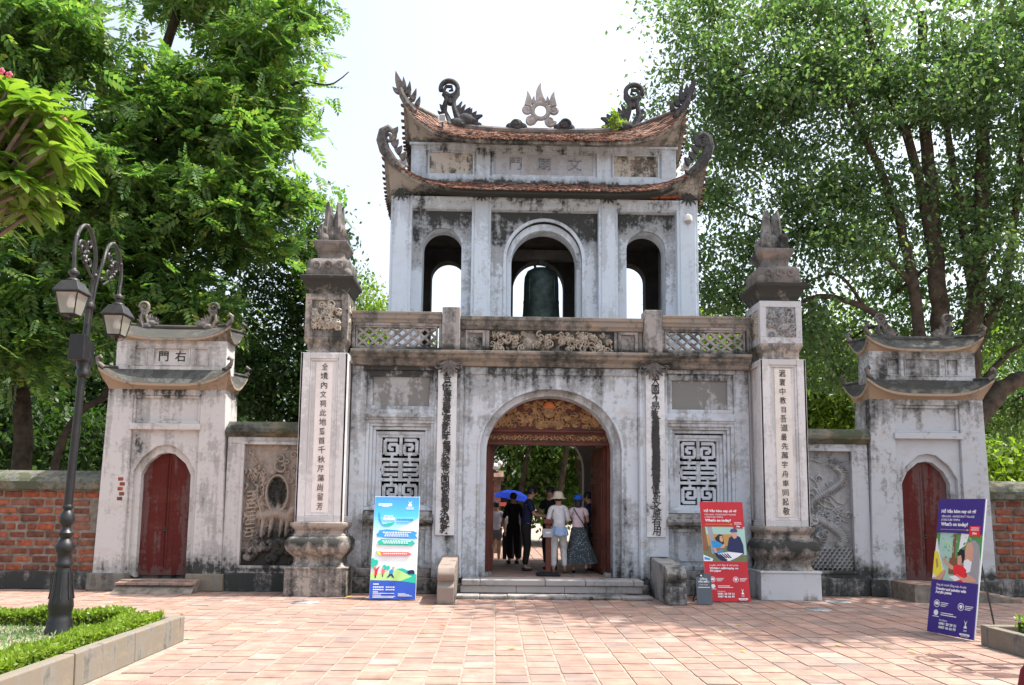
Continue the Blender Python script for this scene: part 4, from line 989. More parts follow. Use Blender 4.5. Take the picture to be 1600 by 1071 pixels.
# ------------------------------------------------------------------ side gates
def side_gate(s, label, wm, txt):
    c = s*6.74; Y0 = .10; t = thing('side_gate', (c, Y0+.6, 0), label, 'gate', 'small side gates beside the main gate')
    D = .62; hw = 1.10; ht = 1.02
    m_ = MB()
    # battered front with an arched doorway
    dz, dw = 1.98, .43
    arch = [(c-dw, .2), (c-dw, dz), (c-dw+.10, dz+.20), (c-.14, dz+.36), (c, dz+.39), (c+.14, dz+.36), (c+dw-.10, dz+.20), (c+dw, dz), (c+dw, .2)]
    arch_o = [(c-dw-.10, .28), (c-dw-.10, dz+.06), (c-dw+.04, dz+.30), (c-.16, dz+.49), (c, dz+.52), (c+.16, dz+.49), (c+dw-.04, dz+.30), (c+dw+.10, dz+.06), (c+dw+.10, .28)]
    def lerpx(z): return hw+(ht-hw)*z/3.55
    iw = .59
    m_.prism([(c-lerpx(.28), .28), (c-lerpx(3.5), 3.5), (c-iw, 3.5), (c-iw, .28)], Y0, Y0+.3); m_.prism([(c+iw, .28), (c+iw, 3.5), (c+lerpx(3.5), 3.5), (c+lerpx(.28), .28)], Y0, Y0+.3)
    m_.prism([(c-iw, .28), (c-iw, 2.78), (c+iw, 2.78), (c+iw, .28)] + arch_o[::-1], Y0+.06, Y0+.14); 
    m_.prism([(c-iw, .28), (c-iw, 2.78), (c+iw, 2.78), (c+iw, .28)] + arch[::-1], Y0+.14, Y0+.34)
    m_.box(c-iw-.03, c+iw+.03, Y0-.04, Y0+.3, 2.76, 2.87); m_.box(c-iw, c+iw, Y0+.002, Y0+.3, 3.37, 3.5); frame(m_, c-iw, c+iw, 2.87, 3.37, .05, Y0+.03, Y0+.3); m_.box(c-iw, c+iw, Y0+.08, Y0+.3, 2.87, 3.37)
    for q in (-1, 1):
        x0_, x1_ = sorted((c+q*(hw-.22), c+q*(hw-.005))); m_.box(x0_, x1_, Y0+.3, Y0+D, .0, 3.5, .0 , 0) if False else m_.prism([(c+q*(hw-.25), .0), (c+q*(ht-.25), 3.5), (c+q*ht, 3.5), (c+q*hw, .0)], Y0+.3, Y0+D)
    m_.box(c-ht+.1, c+ht-.1, Y0+D-.12, Y0+D, .0, 3.5)
    m_.build('gate_wall', wm, t, bevel=.012)
    m_ = MB(); 
    for q in (-1, 1): x0_, x1_ = sorted((c+q*.50, c+q*1.16)); m_.box(x0_, x1_, Y0-.08, Y0+.3, 0, .29, .01, .01)
    m_.sides('gate_plinth', 'kerb' if s < 0 else 'plinth', t, cx=c, bevel=.015)
    for q in (-1, 1):
        m_ = MB(); pts = [(c, .24), (c+q*dw, .24), (c+q*dw, dz), (c+q*(dw-.10), dz+.20), (c+q*.14, dz+.36), (c, dz+.385)]; g_ = .004*q
        m_.prism([(x+(g_ if x == c else 0), z) for x, z in pts], Y0+.26, Y0+.31)
        for k in range(1, 3): m_.box(c+q*(dw*k/3)-.004, c+q*(dw*k/3)+.004, Y0+.2575, Y0+.26, .26, 2.05)
        d_ = m_.build('door_leaf', 'red_door', t)
        m_ = MB(); m_.box(c+q*.03-.012, c+q*.03+.012, Y0+.25, Y0+.26, .5, 2.2); m_.build('door_edge_strip', 'red_door', d_)
    m_ = MB(); m_.ball((c, Y0+.235, 1.05), .02); m_.box(c-.035, c+.035, Y0+.235, Y0+.26, 1.0, 1.02); m_.build('lock', 'grey_iron', t)
    S_a = roof_surf(c, ht, Y0, Y0+D, 3.47, .15, .03, 3.56, .27, 3.6, .93, Y0+.08, Y0+D-.1, 3.84, os=.09)
    roof_shell(t, S_a, .045, 'moss_roof', 'side_eave', 'lower_roof', 20); hip_ridges(t, S_a, .03, 'moss_roof')
    m_ = MB(); U0 = Y0+.08; m_.box(c-.97, c+.97, U0+.04, Y0+D-.1, 3.78, 4.40)
    m_.box(c-.97, c+.97, U0, U0+.041, 4.24, 4.38); m_.box(c-.97, c+.97, U0, U0+.041, 3.78, 3.91)
    for a, b_ in ((-.97, -.66), (-.42, -.33), (.33, .42), (.66, .97)): m_.box(c+a, c+b_, U0+.001, U0+.041, 3.91, 4.24)
    for a, b_ in ((-.66, -.42), (-.33, .33), (.42, .66)): frame(m_, c+a, c+b_, 3.91, 4.24, .022, U0-.014, U0+.04)
    m_.build('upper_wall', wm, t, bevel=.008)
    for i, ch in enumerate(txt): put_text(ch, .20, at(c-.15+i*.30, U0+.036, 4.07) @ FACE, 'ink', t, 'character', bold=.003)
    S_b = roof_surf(c, .97, U0, Y0+D-.1, 4.36, .11, .03, 4.39, .24, 3.6, .72, Y0+.30, Y0+.30, 4.64, .03, os=.07)
    roof_shell(t, S_b, .04, 'moss_roof', 'side_eave', 'upper_roof', 20); hip_ridges(t, S_b, .028, 'moss_roof')
    m_ = MB(); m_.tube([(c+x, Y0+.30, 4.65) for x in np.linspace(-.75, .75, 9)], .045, 8); m_.build('roof_ridge', 'moss_roof', t, smooth=True)
    for S_, zt_ in ((S_a, 0), (S_b, 0)):
        for u in (-1, 1):
            p = S_[0]('f', u); m_ = MB(); m_.tube([(p.x-u*.08, p.y+.04, p.z), (p.x, p.y, p.z+.07), (p.x+u*.02, p.y, p.z+.15), (p.x-u*.03, p.y, p.z+.19), (p.x-u*.06, p.y, p.z+.15)], [.035, .04, .038, .035, .02], 8); m_.build('corner_curl', 'finial_dark', t, smooth=True)
            p = S_[0]('b', -u); m_ = MB(); m_.tube([(p.x-u*.08, p.y-.04, p.z), (p.x, p.y, p.z+.07), (p.x+u*.02, p.y, p.z+.15), (p.x-u*.03, p.y, p.z+.19), (p.x-u*.06, p.y, p.z+.15)], [.035, .04, .038, .035, .02], 8); m_.build('corner_curl', 'finial_dark', t, smooth=True)
    for u in (-1, 1): ridge_dragon(c+u*.62, -u, Y0+.30, 4.64, .42).build('ridge_dragon', 'finial_dark', t, smooth=True)
    return t
side_gate(-1, 'small two-roofed gate with dark red door, characters on its brow, left behind the lamp', 'side_gate', '門右')
side_gate(1, 'small two-roofed flaking grey gate with dark red door behind the purple poster', 'side_gate_grey', '')
# brick landings
def landing(name, x0_, x1_, y0_, y1_, z, label, stepped):
    t = thing(name, ((x0_+x1_)/2, (y0_+y1_)/2, 0), label, 'ramp')
    m_ = MB()
    if stepped: m_.prism([(x0_, 0), (x1_, 0), (x1_, .02), (x0_+(x1_-x0_)*.25, z-.02), (x0_, z-.02)], y0_, y1_)
    else: m_.prism([(y1_, 0), (y0_, 0), (y0_+.25, z-.02), (y1_, z-.02)], x0_, x1_, 'x')
    m_.build('bed', 'brick_mortar', t)
    nb = int((x1_-x0_)/.17)
    for i in range(nb):
        for j in range(2):
            m_ = MB(); a = x0_+i*(x1_-x0_)/nb+.006; b_ = x0_+(i+1)*(x1_-x0_)/nb-.006
            if stepped:
                zz = z-.01 if (a-x0_) < (x1_-x0_)*.25 else z-(z-.03)*((a-x0_)/(x1_-x0_)-.25)/.75; c_ = y0_+(y1_-y0_)*j/2+.006; d_ = y0_+(y1_-y0_)*(j+1)/2-.006
                m_.box(a, b_, c_, d_, zz-.06, zz)
            else:
                c_ = y0_+(y1_-y0_)*j/2+.006+(.1 if j == 0 else 0); d_ = y0_+(y1_-y0_)*(j+1)/2-.006; m_.box(a, b_, c_, d_, z-.07, z-(.03 if j == 0 else 0))
            m_.build('brick', 'paver', t, bevel=.004)
for k in range(5):
    m_ = MB(); xx = -7.50+(k % 2)*.03; m_.box(xx, xx+.10, .095, .15, 1.52+k*.085, 1.59+k*.085); m_.build('exposed_brick', 'brick', bpy.data.objects['side_gate'], bevel=.015)
for (a, z_) in ((-1.15, 7.955), (-.9, 7.955), (-.62, 7.955), (-.3, 7.95), (1.9, 7.96), (2.15, 7.965), (2.4, 7.97), (2.62, 7.98), (1.0, 7.95)):
    m_ = MB(); m_.box(a, a+.22, TY0-.20, TY0-.02, z_-.05, z_+.01); m_.build('exposed_brick', 'brick', gate, bevel=.012)
landing('brick_ramp', -7.25, -5.95, -.42, .12, .20, 'low brick ramp on the ground before the left red door', False)
landing('brick_ramp', 5.92, 7.7, -.75, .02, .30, 'sloping brick ramp descending behind the purple poster', True)

# ------------------------------------------------------------------ relief walls
def relief_wall(s, label):
    x0_, x1_ = sorted((s*4.35, s*5.66)); Y0 = .15; t = thing('relief_wall', ((x0_+x1_)/2, .3, 0), label, 'wall')
    m_ = MB(); m_.box(x0_, x1_, Y0+.08, Y0+.42, .3, 2.66)
    px0, px1 = sorted((s*4.42, s*5.36))
    m_.box(x0_, x1_, Y0, Y0+.082, 2.54, 2.66); m_.box(x0_, x1_, Y0, Y0+.082, .3, .42)
    if s > 0: m_.box(px1, x1_, Y0+.001, Y0+.081, .42, 2.54); m_.box(x0_, px0, Y0+.001, Y0+.081, .42, 2.54)
    else: m_.box(x0_, px0, Y0+.001, Y0+.081, .42, 2.54); m_.box(px1, x1_, Y0+.001, Y0+.081, .42, 2.54)
    frame(m_, px0-.05, px1+.05, .38, 2.58, .055, Y0-.03, Y0+.001)
    m_.build('wall_body', 'side_gate' if s < 0 else 'side_gate_grey', t, bevel=.01)
    m_ = MB(); m_.box(x0_, x1_, Y0-.06, Y0+.42, 0, .3); m_.build('wall_base', 'plinth', t, bevel=.012)
    m_ = MB(); m_.prism([(Y0-.03, 2.66), (Y0-.08, 2.70), (Y0-.13, 2.74), (Y0-.13, 2.80), (Y0+.02, 2.93), (Y0+.4, 2.93), (Y0+.55, 2.78), (Y0+.5, 2.66)], x0_, x1_, 'x'); m_.build('coping', 'coping', t, bevel=.012)
    W, H = px1-px0, 2.12; q_ = random.Random(70+s)
    if s > 0: st = dragon(W, H, q_)
    else:
        st = []
        for k in range(70): x, z = q_.uniform(.02, W-.02), q_.uniform(.02, H-.02); st.append((curl(q_, x, z, q_.uniform(.03, .09), 1.2, q_.choice((-1, 1))), (.025, .01), q_.uniform(.2, .5)))
        for k in range(60): x = q_.uniform(.02, .36); z = q_.uniform(.5, 1.9); st.append((wavy(x, z, x+q_.uniform(-.05, .05), z-.16, .02, 1), (.02, .006), .6))
        st.append((curl(q_, .66, 1.72, .13, .9), (.03, .02), .9)); st.append(([(.50, 1.62), (.505, 1.62)], .06, 1.0))
        hood = [(.60+.19*math.sin(a)*(1 if a < PI else 1), 1.25+.32*-math.cos(a)) for a in np.linspace(.3, 2*PI-.3, 30)]
        st.append((hood, .03, .9)); st.append(([(.60, 1.25), (.62, 1.0)], (.06, .05), .7)); 
        st.append(([(.35, .88), (.62, .92), (.80, .85)], (.09, .12), .95))         # crouching tiger
        for k in range(10): st.append(([(.36+k*.045, .98), (.38+k*.045, .80)], .012, 1.05))
        for xx in (.38, .52, .70, .80): st.append(([(xx, .82), (xx-.03, .52)], (.05, .04), .85))
        st.append(([(.80, .86), (.88, .98)], .08, 1.0)); st.append(([(.34, .9), (.28, 1.1), (.33, 1.2)], (.03, .02), .9))
        for k in range(9): x = q_.uniform(.1, W-.1); st.append((curl(q_, x, q_.uniform(.08, .4), q_.uniform(.08, .14), .8), (.07, .04), q_.uniform(.6, 1)))
        for k in range(12): z = .5+k*.07; st.append(([(.08, z), (.22, z+.02)], .02, .7))
    o = carve('dragon_relief' if s > 0 else 'tiger_relief', px0, px1, .42, 2.54, Y0+.079, .115, st, .0085, 'relief_r' if s > 0 else 'relief_l', t, 4)
relief_wall(-1, 'wall with brown-black stained tiger relief left of the left pillar')
relief_wall(1, 'wall with pale grey dragon and wave relief right of the right pillar')
# ------------------------------------------------------------------ brick boundary walls
def brick_wall(s, label):
    Y0 = .22; xa, xb = 7.78, 14.5
    x0_, x1_ = sorted((s*xa, s*xb)); t = thing('brick_wall', ((x0_+x1_)/2, .4, 0), label, 'wall')
    m_ = MB(); m_.box(x0_, x1_, Y0+.012, Y0+.45, 0, 1.72); m_.build('mortar_core', 'brick_mortar', t)
    m_ = MB(); m_.prism([(Y0-.09, 1.70), (Y0-.09, 1.84), (Y0-.05, 1.90), (Y0+.05, 1.98), (Y0+.2, 2.04), (Y0+.3, 2.04), (Y0+.45, 1.95), (Y0+.52, 1.84), (Y0+.52, 1.70)], x0_, x1_, 'x'); m_.build('coping', 'coping', t, bevel=.015)
    m_ = MB(); m_.box(x0_, x1_, Y0-.03, Y0+.02, 0, .30); m_.build('footing', 'plinth', t, bevel=.01)
    q_ = random.Random(90+s); bricks = []; 
    for c_ in range(10):
        z = .315+c_*.139; x = xa+.04+q_.uniform(0, .2)
        while x < xb-.3:
            L = q_.choice((.27, .27, .25, .14, .29)); bricks.append((x, x+L, z+q_.uniform(-.006, .006), z+.100+q_.uniform(-.010, .008), q_.uniform(.0, .018))); x += L+q_.uniform(.022, .04)
    bricks.sort(key=lambda b_: b_[0]); far_ = MB()
    for i, (a, b_, z0_, z1_, pr) in enumerate(bricks):
        aa, bb = sorted((s*a, s*b_)); tgt = MB() if i < 290 else far_
        tgt.box(aa, bb, Y0-pr+.004, Y0+.05, z0_, z1_)
        if i < 290: tgt.build('brick', 'brick', t, bevel=.018)
    far_.build('far_bricks', 'brick_far', t, kind='stuff')
brick_wall(-1, 'weathered orange brick wall with mossy coping at the left edge')
brick_wall(1, 'patched brick wall with mossy coping at the right edge behind the purple poster')
# wall continues behind the frame towards the camera side is not seen; rear buildings inside the court
rb = thing('rear_pavilion', (-2.2, 11.5, 0), 'small brick wall with tiled coping and pale lion seen through the passage at left', 'pavilion')
m_ = MB(); m_.box(-4.5, -.78, 11.3, 11.8, 0, 2.35); m_.build('wall', 'brick_mortar', rb)
m_ = MB(); q_ = random.Random(2)
for c_ in range(17):
    x = -4.45+q_.uniform(0, .1)
    while x < -1.1: L = q_.choice((.24, .24, .13)); m_.box(x, x+L, 11.29-q_.uniform(0, .01), 11.3, .05+c_*.135, .15+c_*.135); x += L+.03
m_.build('bricks', 'brick_far', rb, kind='stuff')
m_ = MB(); m_.prism([(11.15, 2.3), (11.15, 2.42), (11.55, 2.62), (11.95, 2.42), (11.95, 2.3)], -4.6, -.70, 'x'); m_.build('coping', 'tile', rb)
m_ = MB(); m_.ball((-.98, 11.5, 2.76), .14, (1.3, .8, .8)); m_.ball((-.82, 11.5, 2.86), .09); m_.tube([(-1.15, 11.5, 2.75), (-1.25, 11.5, 2.85), (-1.2, 11.5, 2.95)], .03, 6); m_.build('lion', 'white_plastic', rb, smooth=True)
m_ = MB()
for k, (a, b_) in enumerate(((-1.6, -1.2), (-1.05, -.6))): m_.box(a, b_, 11.0, 11.25, 1.5, 1.62)
m_.build('awning', 'coral', rb)
# ------------------------------------------------------------------ street lamps
def street_lamp(px, py0, base_z, label, flip=1):
    """cast iron lamp: fluted base, ringed pole, two scroll arms along Y, two lanterns"""
    t = thing('street_lamp', (px, py0, base_z), label, 'street lamp', 'double-armed street lamps'); z = base_z
    lean = .07
    m_ = MB(); m_.lathe(px, py0, [(0.1271, z), (0.1271, z+.05), (0.1148, z+.07), (0.1189, z+.12), (0.1025, z+.15), (0.0984, z+.20), (0.1148, z+.26), (0.1082, z+.32), (0.0886, z+.45), (0.0738, z+.62), (0.0697, z+.64), (0.0820, z+.66), (0.0820, z+.69), (0.0672, z+.71), (0.0672, z+.78), (0.0820, z+.80), (0.0943, z+.85), (0.0738, z+.89), (0.0492, z+.93), (0.0697, z+.96), (0.0738, z+.985), (0.0492, z+1.01), (0.0410, z+1.04), (0.0697, z+1.09), (0.0738, z+1.13), (0.0574, z+1.18), (0.0369, z+1.21), (0.0508, z+1.23), (0.0508, z+1.25), (0.0369, z+1.27)], 24)
    m_.build('base', 'black_iron', t, smooth=True)
    m_ = MB()
    for k in range(8):
        a = k*PI/4+PI/8; c_, s_ = math.cos(a), math.sin(a)
        m_.tube([(px+c_*.108, py0+s_*.108, z+.34), (px+c_*.089, py0+s_*.089, z+.46), (px+c_*.078, py0+s_*.078, z+.6)], .010, 6)
    m_.build('base_rib', 'black_iron', t)
    m_ = MB(); m_.tube([(px, py0, z+1.25), (px+lean*.6, py0, z+2.5), (px+lean, py0, z+3.3)], [.042, .036, .032], 20); m_.build('pole', 'black_iron', t, smooth=True)
    m_ = MB(); m_.lathe(px+.055, py0, [(.05, z+2.56), (.07, z+2.58), (.07, z+2.62), (.058, z+2.64), (.07, z+2.70), (.075, z+2.76), (.055, z+2.80), (.05, z+2.83)], 18)
    m_.build('collar', 'black_iron', t, smooth=True); m_ = MB()
    m_.lathe(px+.07, py0, [(.04, z+3.26), (.06, z+3.28), (.06, z+3.31), (.03, z+3.36), (.02, z+3.42)], 14); m_.build('pole_cap', 'black_iron', t, smooth=True)
    for s in (-1, 1):
        x = px+.14; Y = lambda d: py0+s*d
        m_ = MB()
        pts = [(px+.07, Y(.02), z+3.10), (px+.10, Y(.03), z+3.50), (x, Y(.07), z+3.78), (x, Y(.16), z+3.98), (x, Y(.27), z+4.05), (x, Y(.38), z+4.0), (x, Y(.46), z+3.86), (x, Y(.475), z+3.70), (x, Y(.46), z+3.58), (x, Y(.46), z+3.52)]
        sm = []
        for i in range(len(pts)-1):
            for k in range(4):
                p0 = Vector(pts[max(0, i-1)]); p1 = Vector(pts[i]); p2 = Vector(pts[i+1]); p3 = Vector(pts[min(len(pts)-1, i+2)]); u = k/4
                sm.append(.5*((2*p1)+(p2-p0)*u+(2*p0-5*p1+4*p2-p3)*u*u+(-p0+3*p1-3*p2+p3)*u**3))
        sm.append(Vector(pts[-1])); m_.tube(sm, .019, 8)
        def sp(cy_, cz_, r0, r1, a0, tn): return [(x, Y(cy_+(r0+(r1-r0)*i/20)*math.cos(a0+tn*2*PI*i/20)), z+cz_+(r0+(r1-r0)*i/20)*math.sin(a0+tn*2*PI*i/20)) for i in range(21)]
        m_.tube(sp(.33, 3.80, .085, .02, 0, 1.2), .015, 7); m_.tube(sp(.20, 3.70, .07, .02, 1, -1.1), .013, 7); m_.tube(sp(.22, 3.88, .05, .02, 2, 1.0), .012, 7)
        for (a_, b_) in ((.27, 3.68), (.24, 3.79), (.31, 3.72), (.45, 3.88), (.06, 3.6), (.27, 4.05)): m_.ball((x, Y(a_), z+b_), .024)
        m_.tube([(x, Y(.10), z+3.55), (x, Y(.18), z+3.6), (x, Y(.26), z+3.66)], .012, 6)
        m_.build('scroll_arm', 'grey_iron', t, smooth=True)
        ly = Y(.46); lz = z+3.06     # lantern: glass body 3.0..3.26 above base
        la = MB(); la.lathe(x, ly, [(.015, lz+.60), (.02, lz+.50), (.035, lz+.48), (.06, lz+.46), (.06, lz+.43), (.035, lz+.41), (.03, lz+.38), (.07, lz+.36), (.075, lz+.34)], 14)
        la.sq(x, ly, [(.155, lz+.19), (.155, lz+.205), (.09, lz+.33), (.03, lz+.34)]); roof_ = la.build('lantern_roof', 'grey_iron', t, bevel=.004)
        la = MB(); r0, r1, zb, zt = .085, .13, lz-.07, lz+.19
        for (sx, sy) in ((-1, -1), (1, -1), (1, 1), (-1, 1)): la.tube([(x+sx*r0, ly+sy*r0, zb), (x+sx*r1, ly+sy*r1, zt)], .008, 6)
        frame_ = la; 
        for zz, rr_ in ((zb, r0), (zt-.005, r1)):
            for (ax, ay, bx, by) in ((-1, -1, 1, -1), (1, -1, 1, 1), (1, 1, -1, 1), (-1, 1, -1, -1)): la.tube([(x+ax*rr_, ly+ay*rr_, zz), (x+bx*rr_, ly+by*rr_, zz)], .008, 6)
        la.box(x-r0, x+r0, ly-r0, ly+r0, zb-.012, zb); la.lathe(x, ly, [(.0, zb-.09), (.03, zb-.07), (.015, zb-.04), (.03, zb-.01)], 10)
        for k in range(4): a = k*PI/2+PI/4; la.tube([(x+.10*math.cos(a), ly+.10*math.sin(a), zb), (x+.08*math.cos(a), ly+.08*math.sin(a), zb-.05), (x+.01*math.cos(a), ly+.01*math.sin(a), zb-.075)], .005, 5)
        SH = at(x, ly, lz+.48) @ Matrix.Scale(.82, 4) @ at(-x, -ly, -(lz+.48)); la.xf(SH); roof_.data.transform(SH); fr_ = la.build('lantern_frame', 'black_iron', t)
        la = MB(); q = .96; la.sq(x, ly, [(r0*q, zb+.004), (r1*q, zt-.012)]); la.xf(SH); la.build('lantern_glass', 'glass', fr_)
        la = MB(); la.lathe(x, ly, [(.02, lz+.18), (.03, lz+.14), (.048, lz+.09), (.048, lz+.05), (.03, lz+.02), (.0, lz+.015)], 14); la.xf(SH); la.build('bulb', 'white_plastic', fr_, smooth=True)
        # boxed loudspeaker / projector under each arm
        sb = MB(); dx = -.0; sy = py0 + s*.13; sb.box(px+.0-.06+s*-.06, px+.10-s*.06, sy-.055+s*.03, sy+.075+s*.03, z+2.70, z+2.96, .006, .006); sb.build('speaker_box', 'black_iron', t, bevel=.008)
    return t
street_lamp(-5.24, -5.64, .20, 'black cast-iron double lamp standing in the left planting bed')
street_lamp(5.25, -5.72, .18, 'black double lamp just outside the right edge, whose scroll shadows fall on the paving')

# ------------------------------------------------------------------ banners
def board(o, u, v, n, wd, ht, th, label, name, cat, group, edge, faces):
    u = Vector(u).normalized(); v = Vector(v).normalized(); n = u.cross(v).normalized(); v = n.cross(u).normalized()
    B = Matrix(((u.x, v.x, n.x, o[0]), (u.y, v.y, n.y, o[1]), (u.z, v.z, n.z, o[2]), (0, 0, 0, 1)))
    t = thing(name, (o[0], o[1], 0), label, cat, group)
    m_ = MB(); m_.box(-wd/2, wd/2, 0, ht, -th, 0); m_.xf(B); bd = m_.build('board', edge, t, bevel=.003)
    m_ = MB()
    for s in (-1, 1): 
        a = B @ Vector((s*wd*.3, ht*.75, -th)); nb = Vector((-n.x, -n.y, 0)).normalized(); c = B @ Vector((s*wd*.3, 0, 0)); f = Vector((c.x, c.y, .01))+nb*.48
        m_.tube([a, f], .011, 6)
    m_.tube([(B @ Vector((-wd*.3, ht*.25, -th))), Vector(((B @ Vector((-wd*.3, 0, 0))).x, (B @ Vector((-wd*.3, 0, 0))).y, .01))+Vector((-n.x, -n.y, 0)).normalized()*.42], .006, 6)
    m_.build('rear_stand', 'grey_iron', t)
    lay = [0]
    def poly(pts, mat, parent=bd, d=None, name='printed_shape'):
        lay[0] += 1; q = MB(); k = len(pts); zz = .0012+.00022*lay[0]
        q.prism([(x*wd, y*ht) for x, y in pts], .0004, zz, 'z'); q.xf(B); return q.build(name, mat, parent)
    def rect(x0, x1, y0, y1, mat, **kw): return poly([(x0, y0), (x1, y0), (x1, y1), (x0, y1)], mat, **kw)
    def txt(s, x, y, size, mat='ban_white', align='LEFT', bold=0, width=None, shear=0):
        lay[0] += 1; me = text_mesh(s, size*ht, ext=.0008, bold=bold*ht, align=align, shear=shear)
        if not len(me.vertices): return
        co = np.empty(len(me.vertices)*3); me.vertices.foreach_get('co', co); co = co.reshape(-1, 3)
        if width: w_ = co[:, 0].max()-co[:, 0].min(); me.transform(Matrix.Scale(width*wd/w_, 4, (1, 0, 0)))
        me.transform(B @ Matrix.Translation((x*wd, y*ht, .0022+.00022*lay[0]))); return link_mesh('lettering', me, bd, mat)
    faces(poly, rect, txt); return t
def disc(cx, cy, r, asp, n=18, a0=0, a1=2*PI): return [(cx+r*math.cos(a0+(a1-a0)*i/n), cy+r*asp*math.sin(a0+(a1-a0)*i/n)) for i in range(n + (0 if a1-a0 > 6 else 1))]
def ring(poly, cx, cy, r, asp, mat, th=.16):
    n = 20; o_ = [(cx+r*math.cos(2*PI*i/n), cy+r*asp*math.sin(2*PI*i/n)) for i in range(n+1)]; i_ = [(cx+r*(1-th)*math.cos(2*PI*i/n), cy+r*asp*(1-th)*math.sin(2*PI*i/n)) for i in range(n+1)]
    poly(o_+i_[::-1], mat)
def common_head(poly, rect, txt, bg):
    rect(-.5, .5, .745, 1, bg)
    txt('Hồ Văn hôm nay có gì?', -.42, .905, .034, bold=.0011, width=.76)
    txt('VĂN LAKE - HANDICRAFT VILLAGE', -.41, .867, .022, width=.73); txt('LITERATURE TEMPLE', -.41, .841, .022, width=.42)
    txt("What's on today?", -.40, .808, .036, bold=.0014, width=.60)
    rect(-.41, .19, .768, .7705, 'yellow_line'); poly([(.18, .761), (.225, .769), (.18, .777)], 'yellow_line')
def common_foot(poly, rect, txt, bg, l1, l2, l3):
    rect(-.5, .5, 0, .39, bg)
    txt(l1, -.38, .355, .024, width=.66); txt(l2, -.38, .325, .027, bold=.0011, width=.66); txt(l3, -.38, .300, .027, bold=.0011, width=.36 if len(l3) > 10 else .26)
    for (cx, cy) in ((-.33, .215), (.20, .215)): ring(poly, cx, cy, .065, .42, 'ban_white')
    poly([(-.365, .205), (-.295, .205), (-.285, .222), (-.33, .232), (-.375, .222)], 'ban_white'); poly([(.20, .198), (.165, .215), (.175, .228), (.225, .228), (.235, .215)], 'ban_white')
    for x in (-.24, .29):
        for k, w_ in enumerate((.22, .20, .15)): rect(x, x+w_*.75, .222-k*.012, .227-k*.012, 'ban_white')
    poly(disc(-.33, .148, .05, .42, 12), 'ban_white'); rect(-.40, -.26, .118, .123, 'ban_white')
    for k, w_ in enumerate((.27, .34)): rect(-.22, -.22+w_, .148-k*.014, .154-k*.014, 'ban_white')
    txt('Hotline:', -.24, .098, .020, width=.18); txt('0981 20 29 21', -.24, .073, .025, bold=.001, width=.38); txt('0987 46 66 99', -.24, .046, .025, bold=.001, width=.38)
    x = .33; poly([(x-.03, .125), (x-.005, .108), (x, .112), (x+.005, .108), (x+.03, .125), (x+.008, .100), (x+.008, .088), (x+.025, .082), (x+.03, .070), (x-.03, .070), (x-.025, .082), (x-.008, .088), (x-.008, .100)], 'ban_white')
    rect(x-.035, x+.035, .055, .058, 'ban_white'); rect(x-.03, x+.03, .048, .051, 'ban_white')
    txt('emma', .33, .027, .026, align='CENTER', bold=.0014, width=.22); rect(.25, .41, .011, .014, 'ban_white')
def purple_face(poly, rect, txt):
    rect(-.5, .5, .385, .75, 'print_mint'); rect(-.5, -.42, .385, .75, 'print_green'); rect(-.42, -.12, .50, .75, 'print_mint'); rect(-.12, -.05, .48, .74, 'print_brown'); rect(-.05, .5, .55, .75, 'print_green'); poly([(.02, .62), (.16, .66), (.22, .74), (.05, .745)], 'ban_white')
    rr_ = random.Random(6)
    for k in range(46):
        x, y = rr_.uniform(-.4, .42), rr_.uniform(.5, .73); a = rr_.uniform(0, 6); l = rr_.uniform(.03, .07)
        poly([(x, y), (x+l*math.cos(a)*.5-.01, y+l*.4*math.sin(a)*.5+.005), (x+l*math.cos(a), y+l*.4*math.sin(a)), (x+l*.5*math.cos(a)+.01, y+l*.2*math.sin(a)-.005)], rr_.choice(('print_green', 'lime', 'teal', 'print_mint', 'print_green')))
    rect(-.15, .1, .44, .56, 'print_brown'); poly([(-.48, .70), (-.42, .62), (-.26, .45), (-.33, .40), (-.5, .40)], 'ban_white'); poly([(-.50, .60), (-.42, .60), (-.27, .46), (-.37, .395), (-.5, .44)], 'print_yellow')
    poly([(-.46, .54), (-.42, .55), (-.38, .49), (-.42, .47)], 'amber'); poly([(-.5, .385), (-.30, .385), (-.22, .46), (-.25, .47), (-.40, .41), (-.5, .40)], 'skin_print')
    poly([(.22, .68), (.36, .70), (.46, .66), (.50, .55), (.50, .385), (.30, .385), (.28, .50)], 'print_grey'); poly([(.20, .67), (.30, .685), (.35, .64), (.36, .56), (.30, .50), (.22, .49), (.17, .53), (.19, .57), (.15, .585), (.18, .62)], 'skin_print')
    poly([(.17, .545), (.25, .56), (.34, .54), (.32, .47), (.24, .46), (.18, .49)], 'ban_white'); poly([(.02, .60), (.08, .63), (.17, .62), (.19, .57), (.15, .53), (.04, .555)], 'print_black')
    poly([(.03, .575), (.10, .585), (.13, .545), (.11, .51), (.04, .515)], 'skin_print'); poly([(-.05, .50), (.05, .515), (.15, .51), (.24, .48), (.24, .39), (.0, .39), (-.02, .46)], 'tag_red')
    poly([(-.05, .50), (-.27, .545), (-.29, .535), (-.10, .475), (-.04, .475)], 'skin_print'); poly(disc(-.28, .545, .03, .42, 10), 'skin_print'); poly([(.02, .45), (.12, .43), (.22, .42), (.30, .45), (.45, .42), (.46, .40), (.20, .39)], 'skin_print'); poly([(-.12, .42), (.02, .435), (.14, .41), (.02, .392)], 'ban_white')
    common_head(poly, rect, txt, 'purple'); rect(.24, .46, .727, .80, 'tag_red')
    for k, w_ in enumerate((.16, .17)): rect(.35-w_/2, .35+w_/2, .784-k*.014, .789-k*.014, 'ban_white')
    txt('10m', .35, .747, .022, align='CENTER', bold=.001)
    common_foot(poly, rect, txt, 'purple', 'Sáng tác tranh bằng màu Acrylic', 'Drawing and painting with', 'Acrylic paints')
